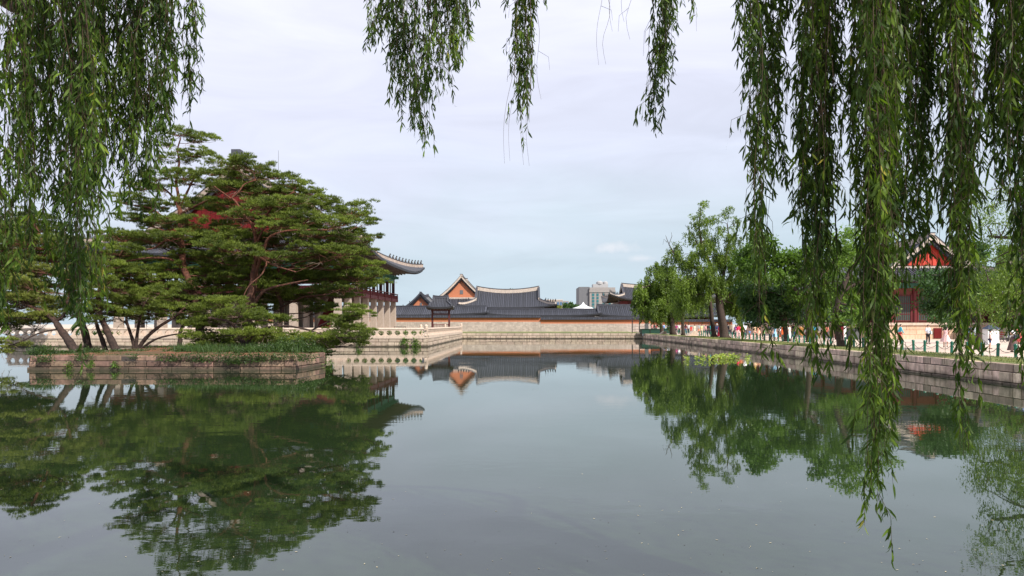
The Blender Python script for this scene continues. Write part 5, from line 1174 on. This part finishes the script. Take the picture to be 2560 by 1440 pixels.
# low green booth behind the far bollards
o=empty('ticket_booth',(P(1638,828,124).x,124,GZ),label='low dark green counter standing where the path meets the palace wall',cat='booth'); b=MB(); b.box((0,0,.4),(5.4,1,.8)); b.box((0,0,.84),(5.6,1.2,.08)); b.build('counter',mat('booth_green',(.008,.05,.035),.5),o); b=MB()
for x in (-2.6,-1,1,2.6): b.box((x,-.55,.4),(.1,.06,.8))
b.build('trim',M_dark,o)
# bins, post box, stall
def bin_(px,py,Y,w_,h_,m,label,name='litter_bin',cat='bin'):
    c=P(px,py,Y); o=empty(name,(c.x,Y,GZ),label=label,cat=cat); b=MB(); b.box((0,0,h_*.45),(w_,w_*.8,h_*.9),top=1.05); b.build('body',m,o); b=MB(); b.box((0,0,h_*.93),(w_*1.12,w_*.9,h_*.07)); b.box((0,-w_*.42,h_*.75),(w_*.6,.04,h_*.12)); b.build('lid',M_dark if m!=M_white else M_grey,o); return o
bin_(2134,842,78,1.1,1.35,M_grey,'wide dark grey litter bin standing against the stone base')
bin_(2119,842,78.5,.62,1.2,mat('blue_grey_plastic',(.10,.13,.20),.5),'narrow blue-grey litter bin beside the wide dark one')
bin_(2107,842,77.5,.55,1.7,M_white,'tall white info panel box between the red cabinet and the bins',name='info_box',cat='box')
o=empty('red_cabinet',(P(2098,842,77).x,77,GZ),label='dark red timber cabinet with a small flat roof behind the leaning trunk',cat='cabinet'); b=MB(); b.box((0,0,.95),(.75,.6,1.9)); b.build('body',M_redp,o); b=MB(); b.box((-.05,0,1.95),(1.3,.9,.09)); b.build('roof',M_red,o)
o=empty('kiosk',(P(2477,858,58).x,58,GZ),label='white kiosk box under a navy peaked cover near the picture edge',cat='kiosk'); b=MB(); b.box((0,0,.66),(.95,.7,1.32)); b.build('body',M_white,o)
b=MB(); b.add([(-.56,-.46,1.325),(.56,-.46,1.325),(.56,.46,1.325),(-.56,.46,1.325),(-.2,-.05,1.66),(.2,-.05,1.66),(.2,.05,1.66),(-.2,.05,1.66)],[(0,1,5,4),(1,2,6,5),(2,3,7,6),(3,0,4,7),(4,5,6,7),(3,2,1,0)]); b.build('cover',mat('navy_cover',(.03,.045,.09),.5),o)
# stroller
o=empty('stroller',(P(2518,846,66).x,66,GZ),label='empty baby stroller parked at the foot of the white wall near the picture edge',cat='stroller'); b=MB()
for (x,y_) in ((-.35,-.25),(.35,-.25),(-.35,.25),(.35,.25)):
    pts=[(x+.16*math.cos(a),y_,.16+.16*math.sin(a)) for a in np.linspace(0,6.28,13)]; q=MB(); q.tube(pts,.025,5); q.build('wheel',M_dark,o)
b.bar((-.35,-.25,.16),(.3,-.25,.9),.03,.03); b.bar((.35,-.25,.16),(-.2,-.25,.75),.03,.03); b.bar((-.35,.25,.16),(.3,.25,.9),.03,.03); b.bar((.35,.25,.16),(-.2,.25,.75),.03,.03); b.bar((.3,-.25,.9),(.45,-.25,1.05),.03,.03); b.bar((.3,.25,.9),(.45,.25,1.05),.03,.03); b.bar((.45,-.27,1.05),(.45,.27,1.05),.04,.04); b.build('frame',M_dark,o)
b=MB(); b.box((-.02,0,.5),(.5,.45,.06)); b.box((.22,0,.75),(.06,.45,.5)); b.build('seat',mat('white_cloth',(.7,.68,.7),.8),o)
# red bench beside it
o=empty('park_bench',(P(2506,842,70).x,70,GZ),label='small red slatted bench against the white wall beside the stroller',cat='bench')
for z,y_ in ((.45,0),(.7,.25),(.9,.28)): q=MB(); q.box((0,y_,z),(1.3,.35 if z<.5 else .05,.05 if z<.5 else .12)); q.build('seat' if z<.5 else 'backrest',M_redp,o)
for x in (-.55,.55): q=MB(); q.box((x,0,.22),(.07,.35,.44)); q.box((x,.25,.6),(.06,.06,.75)); q.build('leg',M_dark,o)

# ------------------------------------------------------------------ people
dg=lambda:bpy.context.evaluated_depsgraph_get()
_cache={}
def skin_mesh(key, verts, edges, rads, sub=1):
    if key in _cache: return _cache[key]
    me=bpy.data.meshes.new('tmp'); me.from_pydata(verts,edges,[]); o=bpy.data.objects.new('tmp',me); COL.objects.link(o)
    m=o.modifiers.new('s','SKIN'); m.use_smooth_shade=True
    if not me.skin_vertices: return None
    for i,r in enumerate(rads):
        rr=r if isinstance(r,tuple) else (r,r); me.skin_vertices[0].data[i].radius=rr; me.skin_vertices[0].data[i].use_root=(i==0)
    if sub: s=o.modifiers.new('u','SUBSURF'); s.levels=sub; s.render_levels=sub
    bpy.context.view_layer.update(); ev=o.evaluated_get(dg()); out=bpy.data.meshes.new_from_object(ev); out.materials.clear()
    bpy.data.objects.remove(o); bpy.data.meshes.remove(me); _cache[key]=out; return out
def pose(kind):
    """joint positions for a 1.70 m figure facing -Y. returns dict"""
    s={'walk':.20,'stand':.03,'crouch':.0,'sit':0,'phone':.03,'hold':.03,'walk2':-.22}[kind]
    J={}
    dz=0
    if kind=='sit': dz=-.43
    if kind=='crouch': dz=-.50
    hip=Vector((0,0,.93+dz)); J['pel']=hip
    lean=-.05 if kind in('walk','walk2') else (-.22 if kind=='crouch' else 0)
    J['wai']=hip+Vector((0,lean*.3,.16)); J['che']=hip+Vector((0,lean*.8,.38)); J['nec']=hip+Vector((0,lean,.56)); J['jaw']=hip+Vector((0,lean-.015,.62)); J['hea']=hip+Vector((0,lean-.02,.70)); J['top']=hip+Vector((0,lean,.765))
    for sd,n in ((-1,'l'),(1,'r')):
        J['hp'+n]=hip+Vector((sd*.09,0,-.05))
        st=s*sd
        if kind in('sit','crouch'):
            J['kn'+n]=Vector((sd*.12,-.42,.50 if kind=='sit' else .48)); J['an'+n]=Vector((sd*.12,-.40 if kind=='sit' else -.14,.08))
        else:
            J['kn'+n]=Vector((sd*.10,-.02-st*.6,.49)); J['an'+n]=Vector((sd*.10,-st*1.1+.03,.085+max(0,-st)*.25))
        J['to'+n]=J['an'+n]+Vector((sd*.02,-.15,-.055))
        sh=J['nec']+Vector((sd*.17,0,-.07)); J['sh'+n]=sh
        if kind in('phone','hold') or (kind=='crouch'):
            J['el'+n]=sh+Vector((sd*.07,-.02,-.27)); J['wr'+n]=J['el'+n]+Vector((-sd*.12,-.20,.05 if kind=='hold' else .12))
        elif kind=='sit':
            J['el'+n]=sh+Vector((sd*.06,-.05,-.26)); J['wr'+n]=J['el'+n]+Vector((-sd*.04,-.22,-.06))
        else:
            J['el'+n]=sh+Vector((sd*.05,st*.5+.02,-.29)); J['wr'+n]=J['el'+n]+Vector((sd*.01,st*.5-.06,-.25))
        d=(J['wr'+n]-J['el'+n]).normalized(); J['ha'+n]=J['wr'+n]+d*.07
    return J
def body_mesh(kind):
    J=pose(kind); names=['pel','wai','che','nec','jaw','hea','top']; V=[];E=[];Rr=[]
    rad={'pel':(.135,.10),'wai':(.115,.085),'che':(.145,.10),'nec':(.052,.052),'jaw':(.062,.07),'hea':(.078,.092),'top':(.05,.06)}
    idx={}
    def a(n,p,r): idx[n]=len(V); V.append(tuple(p)); Rr.append(r)
    for n in names: a(n,J[n],rad[n])
    for p,q in zip(names,names[1:]): E.append((idx[p],idx[q]))
    for n in 'lr':
        for k,r in (('hp',.085),('kn',.056),('an',.040),('to',.030)): a(k+n,J[k+n],r)
        E += [(idx['pel'],idx['hp'+n]),(idx['hp'+n],idx['kn'+n]),(idx['kn'+n],idx['an'+n]),(idx['an'+n],idx['to'+n])]
        for k,r in (('sh',.052),('el',.038),('wr',.026),('ha',(.034,.018))): a(k+n,J[k+n],r)
        E += [(idx['che'],idx['sh'+n]),(idx['sh'+n],idx['el'+n]),(idx['el'+n],idx['wr'+n]),(idx['wr'+n],idx['ha'+n])]
        d=(J['ha'+n]-J['wr'+n]).normalized(); sdv=d.cross(Vector((0,1,0.2))).normalized()
        for f in range(4):
            o_=(f-1.5)*.018; L_=(.062,.075,.07,.052)[f]; a(f'f{f}{n}',J['ha'+n]+sdv*o_+d*L_+Vector((0,-.012,0)),.0085); E.append((idx['ha'+n],idx[f'f{f}{n}']))
        a('th'+n,J['wr'+n]+sdv*(-.045)+d*.06+Vector((0,-.02,0)),.010); E.append((idx['wr'+n],idx['th'+n]))
    a('nos',J['hea']+Vector((0,-.105,-.02)),.012); E.append((idx['hea'],idx['nos']))
    return skin_mesh(('body',kind),V,E,Rr,1),J
def garment(kind,typ):
    J=pose(kind); V=[];E=[];Rr=[];idx={}
    def a(n,p,r): idx[n]=len(V); V.append(tuple(p)); Rr.append(r)
    if typ in('tee','shirt'):
        a('che',J['che'],(.168,.125)); a('wai',J['wai'],(.145,.115)); a('hem',J['pel']+Vector((0,0,-.02)),(.158,.125)); a('nec',J['nec']+Vector((0,0,-.03)),(.085,.075))
        E+=[(0,1),(1,2),(0,3)]
        for n in 'lr':
            a('sh'+n,J['sh'+n],.074); E.append((0,idx['sh'+n])); t=.55 if typ=='tee' else 1
            a('el'+n,J['sh'+n].lerp(J['el'+n],t),.062 if typ=='tee' else .052); E.append((idx['sh'+n],idx['el'+n]))
            if typ=='shirt': a('wr'+n,J['wr'+n],.040); E.append((idx['el'+n],idx['wr'+n]))
    else:
        a('pel',J['pel']+Vector((0,0,.03)),(.150,.118))
        for n in 'lr':
            a('hp'+n,J['hp'+n],.100); E.append((0,idx['hp'+n])); t=1 if typ!='shorts' else .92
            a('kn'+n,J['hp'+n].lerp(J['kn'+n],t),.074 if typ!='shorts' else .082); E.append((idx['hp'+n],idx['kn'+n]))
            if typ=='trousers': a('an'+n,J['kn'+n].lerp(J['an'+n],.93),.056); E.append((idx['kn'+n],idx['an'+n]))
    return skin_mesh((typ,kind),V,E,Rr,1)
_cm={}
def cmat(c,rough=.8):
    k=tuple(c)
    if k not in _cm: _cm[k]=mat('cloth_%02d'%len(_cm),c,rough,var=.12,vscale=4)
    return _cm[k]
def inst(me,name,m,parent):
    q=me.copy(); q.materials.clear(); q.materials.append(m); o=bpy.data.objects.new(name,q); COL.objects.link(o); o.parent=parent; return o
def person(px,feet,label,kind='stand',top='tee',tc_=(.7,.7,.7),bot='trousers',bc=(.03,.03,.05),hair='short',h=1.70,face=0,Y=None,skirt=None,bag=None,hat=None,hairc=None):
    Y=Y or 1.70*FPX/(feet-CY)*(CZ-GZ+.02)/1.72; Y=(CZ-GZ+.014)*FPX/(feet-CY) if Y is None else Y
    x=(px-CX)/FPX*Y; root=empty('person',(x,Y,GZ-.014),R(face),label=label,cat='person',group='visitors on the plaza path'); root.scale=(h/1.70,)*3
    bm_,J=body_mesh(kind); bo=inst(bm_,'body',M_skin,root)
    inst(garment(kind,top),'shirt',cmat(tc_),root)
    if bot in('trousers','shorts'): inst(garment(kind,bot),bot,cmat(bc),root)
    if skirt:   # (length, flare, colour)
        L_,fl,c_=skirt; q=MB(); z=J['pel'].z+.12; n=20; prof=[(.135,0),(.16,-.10),(.16+fl*.5,-L_*.55),(.16+fl,-L_)]
        vs=[];fs=[]
        for i,(r,dz) in enumerate(prof):
            for k in range(n): a=6.2832*k/n; rr=r*(1+.09*(i/3)*math.sin(a*6)); vs.append((rr*math.cos(a),J['pel'].y+rr*.85*math.sin(a),z+dz))
        for i in range(3):
            for k in range(n): fs.append((i*n+k,(i+1)*n+k,(i+1)*n+(k+1)%n,i*n+(k+1)%n))
        q.add(vs,fs); q.build('skirt',cmat(c_),root,smooth=True)
    # hair
    hm=M_hair if hairc is None else cmat(hairc); H=J['hea']; q=MB(); n=14; vs=[];fs=[]; rings=7
    for i in range(rings):
        for k in range(n):
            a=6.2832*k/n; front=math.sin(a)<-.35; lim=1.15 if front else (2.0 if hair=='short' else 2.25); th=lim*i/(rings-1)
            r=.106; vs.append((H.x+r*.93*math.sin(th)*math.cos(a),H.y+.008+r*1.08*math.sin(th)*math.sin(a),H.z+.025+r*1.05*math.cos(th)))
    for i in range(rings-1):
        for k in range(n): fs.append((i*n+k,(i+1)*n+k,(i+1)*n+(k+1)%n,i*n+(k+1)%n))
    q.add(vs,fs)
    if hair=='long': q.lathe((H.x,H.y+.075,H.z-.42),[(.05,0),(.12,.10),(.115,.34),(.085,.48)],10,sx=1.0,sy=.5)
    q.build('hair',hm,root,smooth=True)
    if hat is not None:
        q=MB(); q.lathe((H.x,H.y-.01,H.z+.06),[(.165,0),(.165,.015),(.108,.03),(.10,.10),(.05,.13)],14); q.build('hat',cmat(hat),root)
    # shoes
    q=MB()
    for n_ in 'lr':
        a=J['an'+n_]; q.lathe((a.x,a.y-.07,a.z-.085),[(.05,0),(.058,.03),(.045,.07),(.02,.09)],10,sx=.85,sy=2.3)
    q.build('shoes',cmat((.04,.035,.035)) ,root,smooth=True)
    if bag:
        c_,where=bag; q=MB()
        if where=='back': q.lathe((0,J['che'].y+.19,J['che'].z-.30),[(.10,0),(.15,.06),(.16,.30),(.09,.44)],10,sx=1,sy=.6)
        else: q.box((.23 if where=='side' else 0,-.02 if where=='side' else -.26,J['pel'].z+.10),(.10 if where=='side' else .36,.30 if where=='side' else .12,.26)); q.bar((.19,-.02,J['pel'].z+.2),(-.1,0,J['nec'].z-.02),.03,.02)
        q.build('bag',cmat(c_),root,smooth=where=='back')
    return root
W_=(.78,.78,.82)
person(2320,860,'man in a white shirt and black trousers checking his phone by the red hatch','phone','shirt',(.68,.74,.85),bc=(.015,.015,.02),face=5,h=1.66,bag=((.6,.78,.8),'side'))
person(2364,868,'woman in a pink flared dress with long black hair near the red hatch','walk','tee',(.80,.50,.52),bot=None,skirt=(.62,.22,(.82,.55,.56)),hair='long',face=150,h=1.70)
person(2475,872,'boy in a white tee shirt and navy shorts standing before the white kiosk','stand','tee',(.85,.74,.76),bot='shorts',bc=(.02,.03,.10),face=60,h=1.32,hat=(.02,.03,.06))
person(2533,880,'woman in a white top with a dark bag in front and a long brown skirt','hold','tee',(.75,.75,.80),bot=None,skirt=(.92,.20,(.12,.075,.07)),hair='long',face=10,h=1.62,bag=((.02,.03,.05),'front'),hairc=(.05,.02,.015))
person(2561,884,'walker in a blue striped top cut by the picture edge','walk','shirt',(.25,.30,.50),bot='shorts',bc=(.02,.03,.10),hair='long',face=20,h=1.68)
person(2548,872,'walker in a red skirt mostly hidden at the picture edge','walk2','tee',(.6,.15,.15),bot=None,skirt=(.5,.1,(.55,.08,.08)),face=200,h=1.6,hair='long')
person(2250,855,'visitor in a cyan jacket behind the longest willow strand','walk','shirt',(.06,.45,.60),bc=(.45,.03,.04),face=80,h=1.7)
person(2166,858,'visitor in a pale blue tee seated low on the path edge','sit','tee',(.55,.68,.85),bc=(.03,.03,.06),face=-30,h=1.62)
person(2398,864,'child in a white top crouching behind the wide strand','crouch','tee',(.8,.75,.78),bot='shorts',bc=(.4,.3,.3),face=30,h=1.3)
person(2422,858,'visitor in a white cap and blue shirt behind the strand next to the kiosk','stand','shirt',(.15,.40,.55),bc=(.05,.05,.07),hat=(.75,.78,.82),face=190,h=1.68)
person(2436,862,'visitor in grey standing between the strand and the white kiosk','stand','shirt',(.30,.36,.38),bc=(.10,.13,.14),face=170,h=1.72,hair='short')
rowp=[(2035,853,'man in a bright blue jacket beside the thin dark trunk','walk','shirt',(.03,.35,.65),'trousers',(.03,.05,.12),'short',1.74,0,{}),
(2018,854,'visitor in a white shirt with a large blue bag near the thin dark trunk','stand','shirt',(.70,.72,.80),'trousers',(.02,.02,.03),'short',1.74,180,{'bag':((.06,.20,.50),'back')}),
(2003,849,'person wrapped in an ochre brown shawl','stand','shirt',(.32,.15,.03),'shorts',(.25,.12,.03),'short',1.66,170,{'skirt':(.55,.10,(.34,.16,.035))}),
(1983,852,'man in a black tee shirt and blue jeans facing the pond','walk','tee',(.012,.014,.02),'trousers',(.03,.13,.28),'short',1.78,10,{}),
(1973,850,'woman in a pale mint dress beside the man in black','stand','tee',(.70,.78,.74),None,None,'long',1.62,30,{'skirt':(.85,.15,(.72,.80,.76))}),
(1956,846,'woman in a vivid orange full-length robe','walk','shirt',(.80,.13,.02),None,None,'long',1.66,-20,{'skirt':(.88,.26,(.82,.12,.02))}),
(1888,846,'visitor in a yellow hat and cream top','stand','tee',(.78,.55,.35),'shorts',(.7,.45,.35),'short',1.62,0,{'hat':(.85,.60,.12)}),
(1897,846,'woman in a peach dress right behind the yellow hat','walk','tee',(.85,.42,.28),None,None,'long',1.64,160,{'skirt':(.6,.15,(.85,.45,.32))}),
(1874,848,'small child in red and blue holding still by the bollards','stand','tee',(.12,.20,.45),'trousers',(.60,.05,.07),'short',1.10,0,{}),
(1863,845,'tall man in a large white tee shirt','walk','tee',(.80,.84,.92),'trousers',(.03,.03,.05),'short',1.82,185,{}),
(1846,845,'woman in a red jacket and full pale pink skirt','stand','shirt',(.70,.02,.08),None,None,'long',1.66,0,{'skirt':(.80,.30,(.85,.50,.50))}),
(1853,844,'visitor in an orange top half hidden behind the tall man','walk2','tee',(.80,.25,.12),'trousers',(.3,.05,.05),'short',1.64,170,{}),
(1832,842,'person in black bending over by the bollards','crouch','shirt',(.012,.012,.016),'trousers',(.015,.015,.02),'long',1.75,80,{}),
(1819,843,'man in a grey striped tee beside the big trunk','walk','tee',(.45,.55,.70),'trousers',(.06,.11,.20),'short',1.74,200,{'bag':((.03,.03,.05),'back')}),
(1799,843,'woman in a long crimson dress left of the big trunk','stand','shirt',(.65,.02,.07),None,None,'long',1.62,30,{'skirt':(.88,.20,(.70,.02,.07))}),
(1792,841,'man in navy beside the crimson dress','walk','shirt',(.03,.045,.14),'trousers',(.03,.05,.10),'short',1.72,0,{'hat':(.7,.7,.7)}),
(1777,838,'person in a turquoise jacket by the slender willow','stand','shirt',(.02,.50,.55),'trousers',(.05,.05,.08),'short',1.68,0,{}),
(1771,839,'tall person in a black coat next to the turquoise jacket','walk','shirt',(.012,.015,.018),'trousers',(.015,.02,.025),'short',1.80,180,{}),
(1765,838,'visitor in a dusty pink top beside the black coat','stand','tee',(.70,.35,.38),'trousers',(.08,.08,.12),'long',1.62,0,{}),
(1754,836,'lone figure in pale yellow against the wall','stand','tee',(.80,.70,.35),'trousers',(.75,.62,.45),'short',1.64,0,{}),
(1736,837,'woman in a cream dress walking near the pale slab','walk','tee',(.82,.68,.55),None,None,'short',1.62,30,{'skirt':(.7,.15,(.82,.70,.58))}),
(1728,836,'child in a scarlet outfit beside the cream dress','stand','tee',(.75,.04,.04),'trousers',(.65,.04,.04),'long',1.45,0,{}),
(1714,836,'woman with long dark hair in a maroon top and jeans','walk','shirt',(.16,.03,.05),'trousers',(.04,.12,.28),'long',1.72,160,{}),
(1706,835,'visitor in a light grey dress under the willow','stand','tee',(.50,.54,.56),None,None,'long',1.64,0,{'skirt':(.6,.12,(.46,.50,.54))}),
(1698,834,'visitor in white and black under the pale willow','walk2','tee',(.75,.75,.80),'trousers',(.015,.015,.02),'short',1.72,180,{}),
(1691,834,'woman in a plum coloured top by the round-headed willow','stand','tee',(.32,.03,.16),'trousers',(.03,.03,.06),'long',1.68,0,{'bag':((.25,.02,.12),'back')}),
(1671,833,'man in a white shirt near the farther pale slab','walk','shirt',(.72,.76,.85),'trousers',(.03,.08,.20),'short',1.76,170,{}),
(1660,832,'visitor with a blue and white backpack at the far end','walk2','tee',(.35,.50,.80),'trousers',(.04,.06,.12),'short',1.70,180,{'bag':((.15,.30,.65),'back')}),
(1664,832,'second visitor in teal shorts at the far end','stand','tee',(.72,.72,.72),'shorts',(.02,.30,.28),'short',1.64,0,{}),
(1641,831,'person in maroon leaning at the green counter','hold','tee',(.30,.02,.04),'trousers',(.03,.03,.04),'short',1.68,0,{}),
(1636,831,'person in black waiting at the green counter','stand','shirt',(.02,.02,.02),'trousers',(.02,.02,.03),'long',1.66,180,{}),
(1630,831,'person in dull rose at the end of the green counter','stand','tee',(.45,.18,.18),'trousers',(.03,.03,.04),'short',1.66,0,{})]
rowp += [(1949,848,'man in a tan cap and white shirt left of the orange robe','walk','tee',(.75,.75,.78),'trousers',(.10,.08,.06),'short',1.74,20,{'hat':(.4,.3,.2)}),
(1937,849,'woman in a sky blue dress in the shade of the dense dark tree','stand','tee',(.25,.50,.75),None,None,'long',1.62,10,{'skirt':(.7,.14,(.28,.52,.78))}),
(1925,847,'man in a charcoal shirt in the shade of the dense dark tree','walk2','shirt',(.05,.05,.06),'trousers',(.20,.16,.10),'short',1.75,180,{}),
(1910,848,'child in bright green running beside the hanging strand','walk','tee',(.10,.50,.12),'shorts',(.6,.6,.62),'short',1.15,60,{}),
(1840,843,'woman in a violet top just left of the red jacket','walk2','tee',(.35,.12,.50),'trousers',(.65,.62,.60),'long',1.62,200,{}),
(1825,843,'tall man in a pale beige jacket beside the bending figure','stand','shirt',(.60,.50,.38),'trousers',(.08,.09,.12),'short',1.80,0,{}),
(1786,840,'woman in a white blouse and long black skirt beside the navy man','stand','tee',(.78,.78,.80),None,None,'long',1.62,170,{'skirt':(.85,.12,(.02,.02,.025))}),
(1747,837,'pair member in salmon shorts near the pale yellow figure','walk','tee',(.30,.34,.38),'shorts',(.75,.35,.25),'short',1.70,40,{}),
(1721,836,'man in a black cap walking ahead of the scarlet child','walk','tee',(.65,.65,.68),'trousers',(.05,.06,.09),'short',1.75,150,{'hat':(.02,.02,.02)}),
(1681,834,'visitor in mustard between the plum top and the pale slab','stand','tee',(.60,.36,.05),'trousers',(.05,.06,.08),'long',1.64,0,{}),
(2048,852,'man in a grey polo right of the bright blue jacket','walk2','tee',(.30,.31,.33),'trousers',(.35,.28,.2),'short',1.74,160,{}),
(2066,853,'woman in a coral top behind the wide willow column','walk','tee',(.80,.25,.18),'trousers',(.05,.07,.14),'long',1.64,20,{})]
for (px,ft,lab,kd,top,tcol,bot,bc,hair,h,face,kw) in rowp:
    person(px,ft,lab,kd,top,tcol,bot,bc or (.03,.03,.05),hair,h,face,**kw)
